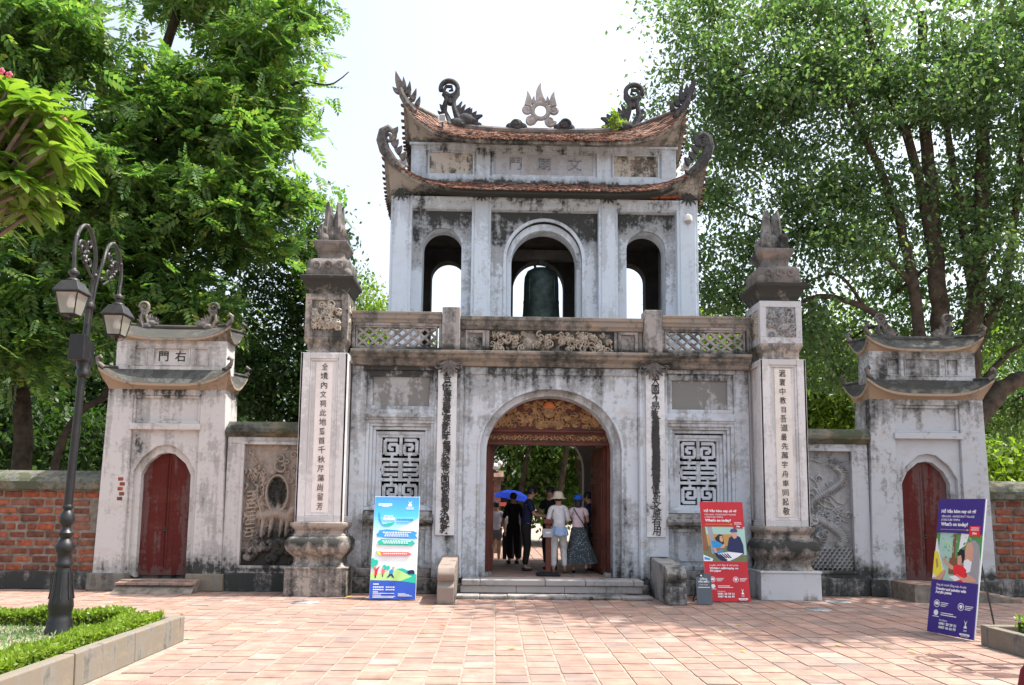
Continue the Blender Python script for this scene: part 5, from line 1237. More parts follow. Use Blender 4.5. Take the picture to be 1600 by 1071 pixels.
def red_face(poly, rect, txt):
    rect(-.5, .5, .385, .75, 'print_olive'); rect(-.5, .5, .66, .75, 'print_mint'); rect(-.44, .5, .55, .668, 'amber'); rect(.30, .5, .50, .74, 'print_mint')
    poly([(-.50, .50), (-.36, .50), (-.42, .75), (-.5, .75)], 'print_brown'); poly([(-.30, .47), (-.18, .47), (-.26, .75), (-.37, .75)], 'print_grey'); rect(.40, .5, .46, .72, 'print_mint')
    poly([(-.21, .63), (-.10, .67), (-.02, .66), (-.0, .56), (-.10, .52), (-.16, .57)], 'print_black'); poly([(-.09, .65), (-.03, .65), (-.02, .60), (-.06, .585), (-.10, .61)], 'skin_print'); poly([(-.30, .60), (-.18, .60), (-.05, .57), (-.03, .50), (-.12, .46), (-.26, .47)], 'print_cyan')
    poly([(-.27, .53), (-.22, .53), (-.16, .49), (.0, .53), (.02, .56), (-.02, .57), (-.22, .47)], 'skin_print')
    poly([(.05, .51), (.12, .63), (.24, .665), (.38, .64), (.44, .56), (.44, .47), (.30, .44), (.18, .46)], 'print_navy'); poly([(.18, .70), (.26, .72), (.31, .69), (.30, .635), (.24, .62), (.19, .65)], 'skin_print'); poly([(.15, .695), (.18, .72), (.28, .73), (.33, .71), (.32, .69), (.20, .685)], 'print_blue2')
    poly([(-.20, .47), (.10, .49), (.42, .475), (.28, .435), (.10, .40), (-.05, .40)], 'ban_white'); poly([(-.24, .48), (-.18, .475), (.05, .41), (.02, .395), (-.10, .40), (-.20, .44)], 'print_navy')
    for k in range(4): poly([(-.15+k*.06, .473), (-.12+k*.06, .473), (.0+k*.05, .43), (-.03+k*.05, .425)], 'print_black')
    poly([(-.5, .46), (-.28, .42), (-.30, .395), (-.5, .395)], 'ban_white'); poly([(-.48, .44), (-.34, .42), (-.36, .405), (-.48, .41)], 'print_cyan')
    common_head(poly, rect, txt, 'ban_red'); rect(.24, .46, .727, .80, 'ban_red')
    for k, w_ in enumerate((.16, .17)): rect(.35-w_/2, .35+w_/2, .784-k*.014, .789-k*.014, 'ban_white')
    txt('10m', .35, .747, .022, align='CENTER', bold=.001)
    common_foot(poly, rect, txt, 'ban_red', 'Luyện chữ đẹp & thư pháp', 'Writing calligraphy on', 'Dó paper')
flat('print_blue2', (.05, .08, .25))
def blue_face(poly, rect, txt):
    rect(-.49, .49, .86, .995, 'sky1')
    N = 14
    for k in range(N):
        z0 = .60+(.39)*k/N; f = k/N; nm = 'ban_sky_%d' % k
        c0, c1, c2 = (.62, .86, .95), (.10, .55, .95), (.07, .30, .80)
        c = tuple(a+(b_-a)*f*2 for a, b_ in zip(c0, c1)) if f < .5 else tuple(a+(b_-a)*(f-.5)*2 for a, b_ in zip(c1, c2)); flat(nm, c); rect(-.49, .49, z0, z0+.39/N+.001, nm)
    rect(-.49, .49, .15, .60, 'ban_white'); poly([(-.49, .60), (-.3, .66), (-.1, .60), (-.49, .58)], 'ban_white'); poly([(.49, .78), (.36, .745), (.28, .72), (.15, .70), (.05, .67), (.2, .62), (.49, .60)], 'ban_white')
    # logos
    rect(-.41, -.11, .905, .928, 'ban_white'); rect(-.33, -.17, .893, .899, 'ban_white'); rect(-.38, -.30, .911, .922, 'sky3'); rect(-.28, -.14, .912, .921, 'sky3')
    x = .29; poly([(x-.045, .963), (x-.012, .938), (x, .943), (x+.012, .938), (x+.045, .963), (x+.02, .93), (x+.045, .915), (x+.045, .90), (x-.045, .90), (x-.045, .915), (x-.02, .93)], 'ban_white')
    rect(x-.09, x+.09, .882, .889, 'ban_white'); rect(x-.08, x+.08, .870, .876, 'ban_white')
    # leaf swirl logo
    poly([(-.40, .83), (-.38, .76), (-.30, .71), (-.24, .70), (-.31, .73), (-.36, .79), (-.37, .84)], 'sky1'); poly([(-.28, .72), (-.15, .735), (-.03, .745), (-.08, .715), (-.17, .70), (-.26, .705)], 'teal')
    for k in range(3): rect(-.29+k*.09, -.22+k*.09, .762, .790, 'ban_white')
    rect(-.28, -.08, .798, .808, 'ban_white'); 
    for k in range(9): rect(.02+k*.04, .05+k*.04, .762, .776, 'print_cyan')
    rect(.02, .28, .745, .750, 'sky3')
    poly([(-.42, .625), (-.36, .645), (-.37, .66), (-.2, .672), (.1, .66), (.40, .655), (.48, .64), (.43, .62), (.49, .585), (.38, .58), (.1, .585), (-.2, .588), (-.40, .60)], 'sky1')
    for k, w_ in enumerate((.62, .52, .54)):
        xx = -w_/2+.03
        while xx < w_/2: l_ = random.uniform(.025, .05); rect(xx, xx+l_, .637-k*.018, .647-k*.018, 'ban_white'); xx += l_+.014
    poly([(-.38, .555), (-.3, .575), (.1, .57), (.40, .56), (.44, .535), (.36, .515), (.0, .518), (-.36, .52)], 'teal')
    for k, w_ in enumerate((.60, .54)):
        xx = -w_/2+.02
        while xx < w_/2: l_ = random.uniform(.025, .05); rect(xx, xx+l_, .550-k*.018, .560-k*.018, 'ban_white'); xx += l_+.014
    poly([(-.34, .46), (-.28, .45), (.30, .45), (.37, .433), (.30, .416), (-.26, .414), (-.31, .43)], 'coral'); poly([(-.40, .465), (-.33, .455), (-.28, .425), (-.33, .42), (-.37, .44)], 'print_yellow')
    xx = -.24
    while xx < .26: l_ = random.uniform(.02, .04); rect(xx, xx+l_, .428, .438, 'ban_white'); xx += l_+.012
    # meadow picture
    poly([(-.49, .18), (-.49, .25), (-.3, .245), (-.1, .25), (.05, .285), (.18, .29), (.35, .265), (.49, .24), (.49, .17)], 'lime'); poly([(.05, .29), (.2, .295), (.45, .25), (.49, .235), (.49, .20), (.1, .28)], 'teal')
    for (cx, cy, r_) in ((-.44, .33, .06), (-.39, .35, .05), (-.46, .37, .04), (-.2, .305, .045), (-.12, .30, .04)): poly(disc(cx, cy, r_, .5, 9), 'teal')
    poly([(-.41, .225), (-.35, .225), (-.34, .28), (-.30, .31), (-.33, .305), (-.38, .285), (-.42, .295), (-.40, .27)], 'tag_red'); poly(disc(-.40, .305, .022, .42, 10), 'skin_print'); rect(-.40, -.37, .20, .226, 'print_navy')
    poly([(-.25, .235), (-.20, .235), (-.19, .27), (-.22, .285), (-.26, .27)], 'coral'); poly(disc(-.225, .292, .018, .42, 10), 'skin_print'); rect(-.24, -.22, .21, .236, 'print_navy')
    poly([(-.09, .23), (-.02, .235), (.0, .27), (-.04, .285), (-.09, .27)], 'print_cyan'); poly(disc(-.005, .30, .028, .42, 10), 'skin_print'); poly([(-.09, .235), (-.14, .205), (-.11, .205), (-.05, .225), (.0, .20), (.02, .205), (-.02, .24)], 'print_navy')
    poly([(.28, .255), (.33, .275), (.42, .28), (.46, .26), (.44, .235), (.42, .24), (.36, .24), (.33, .235), (.31, .25)], 'print_navy')
    poly([(-.49, .175), (-.1, .178), (.2, .165), (.49, .15), (.49, 0), (-.49, 0)], 'ban_blue'); poly([(.16, .172), (.49, .235), (.49, .152)], 'teal')
    rect(-.42, -.30, .138, .147, 'ban_white')
    for r_ in range(2):
        xx = -.42
        for k in range(12):
            l_ = (.03, .026, .034)[k % 3]
            if k != 6: rect(xx, xx+l_, .104-r_*.024+.005, .120-r_*.024, 'ban_white')
            xx += l_+.009
    rect(-.42, -.31, .065, .072, 'ban_white')
    for (x0, x1, y) in ((-.42, .04, .053), (-.42, -.24, .037), (-.42, .06, .026), (-.42, .03, .014), (.12, .28, .050), (.12, .36, .040), (.12, .42, .030)): rect(x0, x1, y, y+.005, 'ban_white')
random.seed(2)
def mk(o, top, ur, wd, ht, **kw):
    v = Vector(top)-Vector(o); board(o, ur, v, None, wd, ht, .022, **kw)
mk((-2.565, -1.02, .012), (-2.68, -.66, 1.66), (1, .01, .0), .735, 1.66, label='light blue poster board with children playing in a meadow left of the steps', name='poster_board', cat='poster', group='leaning poster boards', edge='board_white', faces=blue_face)
mk((2.80, -.92, .012), (2.70, -.60, 1.62), (1, .01, .0), .715, 1.62, label='red poster board with a calligraphy photo before the right bay of the gate', name='poster_board', cat='poster', group='leaning poster boards', edge='board_white', faces=red_face)
pu = Vector((4.57, -4.50, .012)); pl = Vector((4.40, -3.85, .012)); pc = (pu+pl)/2
mk(tuple(pc), tuple(pc+Vector((.29, 0.02, 1.62))), tuple(pu-pl), .675, 1.65, label='purple poster board with a painting class photo, turned aside by the right bed', name='poster_board', cat='poster', group='leaning poster boards', edge='board_white', faces=purple_face)
def grey_face(poly, rect, txt):
    rect(-.5, .5, 0, 1, 'sign_grey'); rect(-.46, .02, .90, .985, 'print_black'); rect(-.20, -.08, .92, .965, 'ban_white')
    txt('CỔNG', 0, .825, .085, align='CENTER', bold=.002, width=.48); txt('VĂN MIẾU', 0, .735, .085, align='CENTER', bold=.002, width=.72)
    txt('Main Gate', 0, .64, .055, align='CENTER', width=.55); rect(-.38, .38, .545, .565, 'ban_white')
mk((2.32, -1.30, .01), (2.32, -1.20, .47), (1, 0, 0), .24, .47, label='small grey information sign standing against the red poster', name='information_sign', cat='sign', group=None, edge='sign_grey', faces=grey_face)

# unidentified dark red shape at the right edge, modelled as cloth (only its rim is in frame)
t = thing('dark_red_shape', (2.68, -8.3, 0), 'unidentified dark red shape modelled as a folded cloth bundle at the bottom right corner of the paving', 'cloth_bundle')
m_ = MB(); m_.lathe(2.68, -8.3, [(.0, .50), (.06, .49), (.10, .43), (.13, .28), (.14, .05), (.12, .02)], 18); m_.build('cloth', 'dark_red_cloth', t, smooth=True)
m_ = MB(); m_.tube([(2.68, -8.3, 0), (2.68, -8.3, .6)], .015, 8); m_.build('shaft', 'grey_iron', t)

# ------------------------------------------------------------------ people
def skin_mesh(verts, edges, radii, sub=2, root=0):
    me = bpy.data.meshes.new('sk'); me.from_pydata(verts, edges, []); o = bpy.data.objects.new('sk', me); COL.objects.link(o)
    o.modifiers.new('s', 'SKIN'); 
    for i, r in enumerate(radii):
        sv = me.skin_vertices[0].data[i]; sv.radius = r if hasattr(r, '__len__') else (r, r); sv.use_root = (i == root)
    s = o.modifiers.new('u', 'SUBSURF'); s.levels = sub; s.render_levels = sub
    r_ = bpy.data.meshes.new_from_object(o.evaluated_get(bpy.context.evaluated_depsgraph_get()))
    bpy.data.objects.remove(o); bpy.data.meshes.remove(me); return r_
def grab(me): return [tuple(v.co) for v in me.vertices], [tuple(p.vertices) for p in me.polygons]
def person(loc, rz, H, label, lean=0.0, arms=None, legs=None, top='white', sleeve=.5, bottom='trousers', top_mat=None, bot_mat=None, hair='print_black', skin='skin', hat=None, hat_mat=None, extra=None, under=None, shoe='print_black', group='visitors and staff in the gateway', head_tilt=0.0, long_hair=False):
    t = thing('person', loc, label, 'person', group); k = H/1.68
    A = arms or {-1: ((.23, .0, 1.13), (.25, .10, .90)), 1: ((.23, .0, 1.13), (.25, .10, .90))}
    Lg = legs or {-1: ((.10, .03, .49), (.10, -.02, .08)), 1: ((.10, .03, .49), (.10, -.02, .08))}
    ch = Vector((0, lean*.7, 1.27)); nb = Vector((0, lean, 1.40)); hd = Vector((0, lean*1.1+.02+head_tilt*.5, 1.50)); hm = Vector((0, lean*1.1+.03+head_tilt, 1.57)); ht = Vector((0, lean*1.1+.02+head_tilt*1.1, 1.63))
    V = [(0, 0, .92), (0, lean*.3, 1.07), tuple(ch), tuple(nb), (0, lean*1.05+.01, 1.455), tuple(hd), tuple(hm), tuple(ht)]; Ed = [(0, 1), (1, 2), (2, 3), (3, 4), (4, 5), (5, 6), (6, 7)]
    Rd = [(.11, .085), (.10, .075), (.13, .09), (.06, .055), .05, (.07, .078), (.078, .09), (.06, .07)]
    hands = []
    for s in (-1, 1):
        e_, w_ = A[s]; sh = (s*.155, lean*.95, 1.375); b0 = len(V)
        hv = (Vector(w_)-Vector(e_)).normalized(); w3 = Vector((s*w_[0], w_[1], w_[2])); e3 = Vector((s*e_[0], e_[1], e_[2])); hv = (w3-e3).normalized(); palm = w3+hv*.05
        V += [sh, tuple(e3), tuple(w3), tuple(palm)]; Ed += [(3, b0), (b0, b0+1), (b0+1, b0+2), (b0+2, b0+3)]; Rd += [.052, .038, .026, (.034, .022)]; hands.append((palm, hv, s))
        kn, an = Lg[s]; b1 = len(V); hp = (s*.085, .0, .86)
        a3 = (s*an[0], an[1], an[2]); V += [hp, (s*kn[0], kn[1], kn[2]), a3, (s*an[0]*1.05, an[1]+.13, an[2]-.045)]; Ed += [(0, b1), (b1, b1+1), (b1+1, b1+2), (b1+2, b1+3)]; Rd += [.085, .055, .036, (.038, .025)]
    mtx = Matrix.Translation(loc) @ Matrix.Rotation(rz, 4, 'Z') @ Matrix.Scale(k, 4)
    bv, bf = grab(skin_mesh(V, Ed, Rd)); m_ = MB(); m_.add(bv, bf)
    fy = hm.y+.085
    m_.ball((0, fy+.005, 1.545), .014, (.8, 1.1, 1.5), 8, 6)
    for s in (-1, 1): m_.ball((s*.078, hm.y, 1.56), .02, (.4, .8, 1.3), 8, 6); m_.ball((s*.03, fy-.006, 1.58), .010, (1.2, .6, .7), 6, 5)
    m_.ball((0, fy-.004, 1.51), .014, (1.6, .5, .5), 8, 5)
    for palm, hv, s in hands:
        side = Vector((0, 1, 0)).cross(hv); side = side.normalized() if side.length > .1 else Vector((1, 0, 0))
        for q in range(4):
            b = palm+side*(-.024+.016*q)+hv*.02; L = (.055, .068, .064, .05)[q]; m_.tube([b, b+hv*L*.5, b+hv*L*.85+Vector((0, .012, -.008)), b+hv*L+Vector((0, .022, -.018))], [.009, .0085, .008, .005], 6)
        b = palm-side*.03-hv*.01; m_.tube([b, b-side*.02+hv*.03, b-side*.024+hv*.055], [.011, .01, .006], 6)
    m_.xf(mtx); body = m_.build('body', skin, t, smooth=True)
    # top
    V2 = [(0, -.0, .84), (0, lean*.3, 1.06), (ch.x, ch.y, 1.26), (nb.x, nb.y-.005, 1.385)]; E2 = [(0, 1), (1, 2), (2, 3)]; R2 = [(.158, .125), (.140, .112), (.152, .115), (.078, .07)]
    for s in (-1, 1):
        e_, w_ = A[s]; sh = Vector((s*.155, lean*.95, 1.365)); e3 = Vector((s*e_[0], e_[1], e_[2])); w3 = Vector((s*w_[0], w_[1], w_[2])); b0 = len(V2)
        if sleeve <= 1: V2 += [tuple(sh), tuple(sh.lerp(e3, max(.35, sleeve)))]; E2 += [(3, b0), (b0, b0+1)]; R2 += [.072, .062]
        else: V2 += [tuple(sh), tuple(e3), tuple(e3.lerp(w3, sleeve-1))]; E2 += [(3, b0), (b0, b0+1), (b0+1, b0+2)]; R2 += [.070, .056, .044]
    sv, sf = grab(skin_mesh(V2, E2, R2)); m_ = MB(); m_.add(sv, sf); m_.xf(mtx); shirt = m_.build('shirt', top_mat, t, smooth=True)
    if under:      # loose hem under the shirt
        m_ = MB(); n = 28; rings = []
        for (z, rx, ry) in ((.98, .165, .135), (.88, .195, .16), (.80, .21, .175)):
            rings.append([(rx*math.cos(2*PI*i/n)*(1+.05*math.sin(i*2.3)), ry*math.sin(2*PI*i/n)*(1+.06*math.sin(i*3.1)), z+.012*math.sin(i*1.7)) for i in range(n)])
        m_.add([p for r in rings for p in r], [(i*n+j, i*n+(j+1) % n, (i+1)*n+(j+1) % n, (i+1)*n+j) for i in range(2) for j in range(n)]); m_.xf(mtx); m_.build('hem', under, t, smooth=True)
    if bottom == 'skirt':
        m_ = MB(); n = 56; rings = []
        for (z, rx, ry, cy) in ((1.0, .135, .11, 0), (.92, .165, .135, 0), (.70, .20, .18, .01), (.45, .25, .24, .02), (.22, .32, .30, .03)):
            f_ = (1.0-z)/.8; rings.append([(rx*math.cos(2*PI*i/n)*(1+.09*f_*math.sin(i*2*PI/n*13))+(.12*f_*max(0, math.cos(2*PI*i/n))), cy+ry*math.sin(2*PI*i/n)*(1+.09*f_*math.sin(i*2*PI/n*13)), z) for i in range(n)])
        m_.add([p for r in rings for p in r], [(i*n+j, i*n+(j+1) % n, (i+1)*n+(j+1) % n, (i+1)*n+j) for i in range(len(rings)-1) for j in range(n)]); m_.xf(mtx); m_.build('skirt', bot_mat, t, smooth=True)
    else:
        V3 = [(0, 0, 1.0), (0, 0, .88)]; E3 = [(0, 1)]; R3 = [(.145, .115), (.155, .125)]
        for s in (-1, 1):
            kn, an = Lg[s]; b0 = len(V3); hp = Vector((s*.088, 0, .82)); k3 = Vector((s*kn[0], kn[1], kn[2])); a3 = Vector((s*an[0], an[1], an[2]+.03))
            if bottom == 'shorts': V3 += [tuple(hp), tuple(hp.lerp(k3, .55))]; E3 += [(1, b0), (b0, b0+1)]; R3 += [.105, .10]
            else: V3 += [tuple(hp), tuple(k3), tuple(a3)]; E3 += [(1, b0), (b0, b0+1), (b0+1, b0+2)]; R3 += [.105, .078, .060]
        pv, pf = grab(skin_mesh(V3, E3, R3)); m_ = MB(); m_.add(pv, pf); m_.xf(mtx); m_.build('trousers' if bottom != 'shorts' else 'shorts', bot_mat, t, smooth=True)
    for s in (-1, 1):
        kn, an = Lg[s]; m_ = MB(); m_.ball((s*an[0]*1.03, an[1]+.05, an[2]-.045), .05, (.85, 2.2, .75), 12, 8); m_.xf(mtx); m_.build('shoe', shoe, t, smooth=True)
    m_ = MB(); m_.ball((0, hm.y-.018, 1.595), .098, (.90, 1.0, 1.0), 16, 10)
    if long_hair: m_.ball((0, hm.y-.06, 1.50), .07, (1.1, .7, 1.7), 12, 8)
    m_.xf(mtx); m_.build('hair', hair, t, smooth=True)
    if hat == 'bucket':
        m_ = MB(); m_.lathe(0, hm.y-.01, [(.0, 1.735), (.05, 1.733), (.085, 1.715), (.105, 1.66), (.112, 1.63), (.115, 1.61), (.17, 1.575), (.172, 1.568), (.11, 1.595)], 24); m_.xf(mtx); m_.build('hat', hat_mat, t, smooth=True)
    if hat == 'cap':
        m_ = MB(); m_.ball((0, hm.y-.005, 1.625), .108, (.92, 1.05, .85), 16, 10); m_.ball((0, hm.y+.10, 1.62), .08, (.9, 1, .12), 12, 6); m_.xf(mtx); m_.build('cap', hat_mat, t, smooth=True)
    if extra: extra(t, mtx)
    return t
M['skin'] = simple('warm_skin', (.42, .24, .16), .55, .08, 8, 0)
for nme, c in dict(cl_white=(.68, .66, .68), cl_cream=(.68, .60, .48), cl_blue=(.35, .48, .72), cl_trouser=(.62, .61, .59), cl_pink=(.70, .56, .60), cap_blue=(.02, .12, .62), cl_navy=(.012, .016, .05), cl_black=(.012, .012, .014), cl_lav=(.52, .50, .62), cl_grey=(.12, .12, .14), umb_blue=(.01, .06, .62), tote=(.60, .60, .48)).items():
    M[nme] = simple(nme, c, .85, .12, 14, .1)
m, n, b = new_mat('patterned_skirt'); vz = n.nodes.new('ShaderNodeTexVoronoi'); vz.inputs['Scale'].default_value = 34; n.links.new(pos_of(n), vz.inputs['Vector'])
n.links.new(ramp(n, vz.outputs['Distance'], .22, .34, (.32, .36, .38, 1), (.045, .06, .07, 1)), b.inputs['Base Color']); b.inputs['Roughness'].default_value = .9; M['skirt'] = m
FZ = .27
person((.22, .95, FZ), 0, 1.47, 'person in cream bucket hat, white top and white trousers seen from behind', lean=.10, arms={-1: ((.21, .12, 1.12), (.15, .34, 1.08)), 1: ((.21, .10, 1.12), (.14, .32, 1.06))}, legs={-1: ((.10, .02, .49), (.11, -.06, .10)), 1: ((.11, .10, .50), (.13, .05, .10))}, top_mat='cl_white', sleeve=1.7, bot_mat='cl_trouser', hat='bucket', hat_mat='cl_cream', under='cl_blue', shoe='print_brown')
def strap(t, mtx):
    m_ = MB(); m_.tube([(-.09, .07, 1.41), (-.10, -.05, 1.40), (-.02, -.128, 1.27), (.08, -.135, 1.13), (.15, -.08, 1.0)], .011, 6); m_.xf(mtx); m_.build('bag_strap', 'cl_black', t)
person((.60, 1.12, FZ), R(-6), 1.43, 'person in blue cap, pink t-shirt and long patterned skirt with a cross-body strap', lean=.05, arms={-1: ((.22, .06, 1.12), (.17, .26, 1.10)), 1: ((.21, .08, 1.12), (.14, .28, 1.12))}, top_mat='cl_pink', sleeve=.55, bottom='skirt', bot_mat='skirt', hat='cap', hat_mat='cap_blue', extra=strap, long_hair=True, legs={-1: ((.10, .03, .49), (.10, -.02, .08)), 1: ((.12, .03, .49), (.17, -.18, .13))})
person((-.36, 1.55, FZ), R(-90), 1.60, 'person in navy polo and black trousers in profile reaching right at the ticket post', lean=.06, arms={-1: ((.19, .14, 1.14), (.13, .42, 1.10)), 1: ((.19, .16, 1.12), (.12, .46, 1.08))}, top_mat='cl_navy', sleeve=.8, bot_mat='cl_black', head_tilt=.03)
person((-.56, 3.4, FZ), R(20), 1.52, 'person in black clothes with back turned behind the man in navy', top_mat='cl_black', sleeve=1.3, bot_mat='cl_black')
person((.95, 1.75, FZ), R(80), 1.52, 'person in dark shirt in the shade by the open right door', lean=.06, arms={-1: ((.19, .14, 1.12), (.13, .40, 1.12)), 1: ((.2, .1, 1.1), (.15, .3, 1.0))}, top_mat='cl_navy', sleeve=.8, bot_mat='cl_black', head_tilt=.03)
person((.14, 1.95, FZ), R(150), 1.62, 'person in black behind the person in the bucket hat', top_mat='cl_black', sleeve=.7, bot_mat='cl_black', arms={-1: ((.26, .02, 1.15), (.24, .2, 1.02)), 1: ((.26, .02, 1.15), (.24, .2, 1.02))})
def tote(t, mtx):
    m_ = MB(); m_.prism([(-.27, .66), (-.28, .98), (-.17, 1.0), (-.12, .68)], -.10, .06); m_.tube([(-.24, -.04, .97), (-.20, -.03, 1.2), (-.16, .0, 1.38), (-.2, .05, 1.2), (-.22, .05, .98)], .01, 6); m_.xf(mtx); m_.build('tote_bag', 'tote', t)
person((-.93, 6.1, .03), R(4), 1.58, 'person in lavender t-shirt and grey shorts walking away with a pale tote bag', top_mat='cl_lav', sleeve=.6, bottom='shorts', bot_mat='cl_grey', extra=tote, legs={-1: ((.09, .05, .49), (.09, -.10, .12)), 1: ((.09, .08, .49), (.09, .10, .08))}, group='people walking in the court behind')
person((-.62, 6.4, .03), R(-12), 1.45, 'person in white shirt and black trousers walking beside the blue umbrella', top_mat='cl_white', sleeve=.6, bot_mat='cl_black', group='people walking in the court behind', long_hair=True)
um_p = person((-.40, 7.0, .03), R(0), 1.55, 'person holding the blue umbrella in the court', top_mat='cl_grey', sleeve=.6, bot_mat='cl_black', arms={-1: ((.22, .05, 1.13), (.10, .22, 1.22)), 1: ((.23, .0, 1.13), (.25, .1, .9))}, group='people walking in the court behind')
um = thing('umbrella', (-.46, 7.2, 1.2), 'open bright blue umbrella in the court behind the gate', 'umbrella')
m_ = MB(); ns = 8; V = [(0, 0, .26)]; 
for r_, z_ in ((.2, .235), (.4, .15), (.56, .0)):
    V += [(r_*math.cos(2*PI*i/(ns*2))*(1 if i % 2 == 0 else .95), r_*math.sin(2*PI*i/(ns*2))*(1 if i % 2 == 0 else .95), z_+(0 if i % 2 == 0 else .012)) for i in range(ns*2)]
F_ = [(0, 1+i, 1+(i+1) % 16) for i in range(16)] + [(1+k*16+i, 1+k*16+(i+1) % 16, 1+(k+1)*16+(i+1) % 16, 1+(k+1)*16+i) for k in range(2) for i in range(16)]
m_.add(V, F_); m_.xf(at(-.50, 7.2, 1.66) @ Matrix.Rotation(R(10), 4, 'Y')); m_.build('canopy', 'umb_blue', um)
m_ = MB(); m_.tube([(-.50, 7.2, 1.15), (-.46, 7.2, 1.90)], .008, 6); m_.build('shaft', 'grey_iron', um)
for i in range(8):
    a = 2*PI*i/8; m_ = MB(); m_.tube([(0, 0, .245), (.2*math.cos(a), .2*math.sin(a), .225), (.4*math.cos(a), .4*math.sin(a), .14), (.555*math.cos(a), .555*math.sin(a), -.005)], .004, 4); m_.xf(at(-.50, 7.2, 1.66) @ Matrix.Rotation(R(10), 4, 'Y')); m_.build('rib', 'grey_iron', um)
# ticket post in the passage
tp = thing('ticket_post', (.0, .55, FZ), 'brown wooden ticket post with a small dark plate standing at the gate threshold', 'post')
m_ = MB(); m_.sq(.0, .55, [(.21, FZ+.003), (.21, FZ+.03), (.16, FZ+.055), (.07, FZ+.07)], .02); m_.build('foot', 'dark', tp, bevel=.004)
m_ = MB(); m_.box(-.05, .05, .51, .59, FZ+.06, FZ+.92); m_.build('column', 'red_wood', tp, bevel=.008)
m_ = MB(); m_.box(-.09, .09, .46, .64, FZ+.92, FZ+1.0); m_.build('top', 'red_wood', tp, bevel=.006)
m_ = MB(); m_.box(-.10, .07, .49, .508, FZ+.68, FZ+.83); pl_ = m_.build('plate', 'print_grey', tp)
m_ = MB(); m_.box(-.055, .035, .4875, .489, FZ+.762, FZ+.776); m_.box(-.04, .02, .4875, .489, FZ+.74, FZ+.748); m_.build('lettering', 'ban_white', pl_)
# ------------------------------------------------------------------ foliage
RS = np.random.RandomState(12)
def quads(name, V, mat, parent, nv=4, kind=None):
    n = len(V)//nv; me = bpy.data.meshes.new(name); me.vertices.add(len(V)); me.vertices.foreach_set('co', V.astype(np.float32).ravel())
    me.loops.add(len(V)); me.loops.foreach_set('vertex_index', np.arange(len(V), dtype=np.int32)); me.polygons.add(n)
    me.polygons.foreach_set('loop_start', np.arange(0, len(V), nv, dtype=np.int32)); me.update(calc_edges=True)
    o = link_mesh(name, me, parent, mat)
    if kind: o['kind'] = kind
    return o
def unit(a): return a/np.maximum(1e-6, np.linalg.norm(a, axis=-1, keepdims=True))
def leaves(C, ln, wd, droop=.35, var=.5, out=None):
    """C: centres; folded diamond leaves"""
    n = len(C); d = RS.normal(size=(n, 3)); d[:, 2] -= droop*2
    if out is not None: d += out*1.2
    d = unit(d); up = unit(RS.normal(size=(n, 3))*.55+np.array([0, 0, 1.0])); s = unit(np.cross(d, up)); nn = np.cross(s, d)
    L = ln*(1+var*RS.uniform(-1, 1, (n, 1))); W = wd*L/ln
    b = C; tip = C+d*L-nn*L*.1; m1 = C+d*L*.45+s*W*.5-nn*W*.12; m2 = C+d*L*.45-s*W*.5-nn*W*.12
    return np.stack([b, m1, tip, m2], 1).reshape(-1, 3)
def fronds(C, ln, pairs=5, lw=.30, droop=.5):
    n = len(C); d = RS.normal(size=(n, 3)); d[:, 2] = d[:, 2]*.5-droop*.6; d = unit(d); up = unit(RS.normal(size=(n, 3))*.35+np.array([0, 0, 1.0])); s = unit(np.cross(d, up)); nn = np.cross(s, d)
    L = ln*(1+.3*RS.uniform(-1, 1, (n, 1))); out = []
    for k in range(pairs):
        t = (k+1.0)/(pairs+.5); bp = C+d*L*t-nn*L*(t**2)*.25; ll = L*lw*(1-.35*abs(t-.5)*1.6)
        for sg in (-1, 1):
            dd = unit(d*.55+s*sg*.85-nn*.25); tip = bp+dd*ll; w_ = ll*.25; wv = unit(np.cross(dd, nn))
            out.append(np.stack([bp, bp+dd*ll*.45+wv*w_, tip, bp+dd*ll*.45-wv*w_], 1))
    bp = C+d*L-nn*L*.25; tip = bp+d*L*lw; w_ = L*lw*.25; out.append(np.stack([bp, bp+d*L*lw*.45+s*w_, tip, bp+d*L*lw*.45-s*w_], 1))
    return np.stack(out, 1).reshape(-1, 3)
def clumps(ell, per_m3, sig=.30, count=26, hollow=2.4, flat=.6):
    """points gathered in clumps through the volumes of the ellipsoids"""
    P = []; CC = []
    for (cx, cy, cz, rx, ry, rz) in ell:
        n = max(6, int(per_m3*rx*ry*rz*4.19)); u = unit(RS.normal(size=(n, 3))); r = RS.uniform(0, 1, (n, 1))**(1/hollow)
        lob = 1+.16*np.sin(u[:, :1]*5+cx)+.14*np.sin(u[:, 2:3]*7+cz*2)+.1*np.sin(u[:, 1:2]*9+cy)
        c = u*r*lob*np.array([rx, ry, rz])+np.array([cx, cy, cz]); CC.append(c)
        k = RS.poisson(count, n); idx = np.repeat(np.arange(n), k); sg = sig*RS.uniform(.6, 1.4, (n, 1))
        P.append(c[idx]+RS.normal(size=(len(idx), 3))*sg[idx]*np.array([1, 1, flat]))
    return np.concatenate(P), np.concatenate(CC)
def limb(mb_, a, b, r0, r1, seg=7, wob=.08, n=6):
    a, b = Vector(a), Vector(b); L = (b-a).length; pts = []; rs = []
    o1 = Vector(RS.normal(size=3))*wob*L; 
    for i in range(n+1):
        t = i/n; pts.append(a.lerp(b, t)+o1*math.sin(t*PI)+Vector(RS.normal(size=3))*wob*.12*L*(0 < i < n)); rs.append(r0+(r1-r0)*t**.8)
    mb_.tube(pts, rs, seg); return pts
def px(x, y, Y):
    """point of the plane at depth Y seen near that place of the photograph (used only to read positions off it)"""
    d = cam.matrix_world.to_3x3() @ Vector(((x-800)/1220, -(y-657)/1220, -1)); t = (Y-CAM.y)/d.y; return CAM+d*t
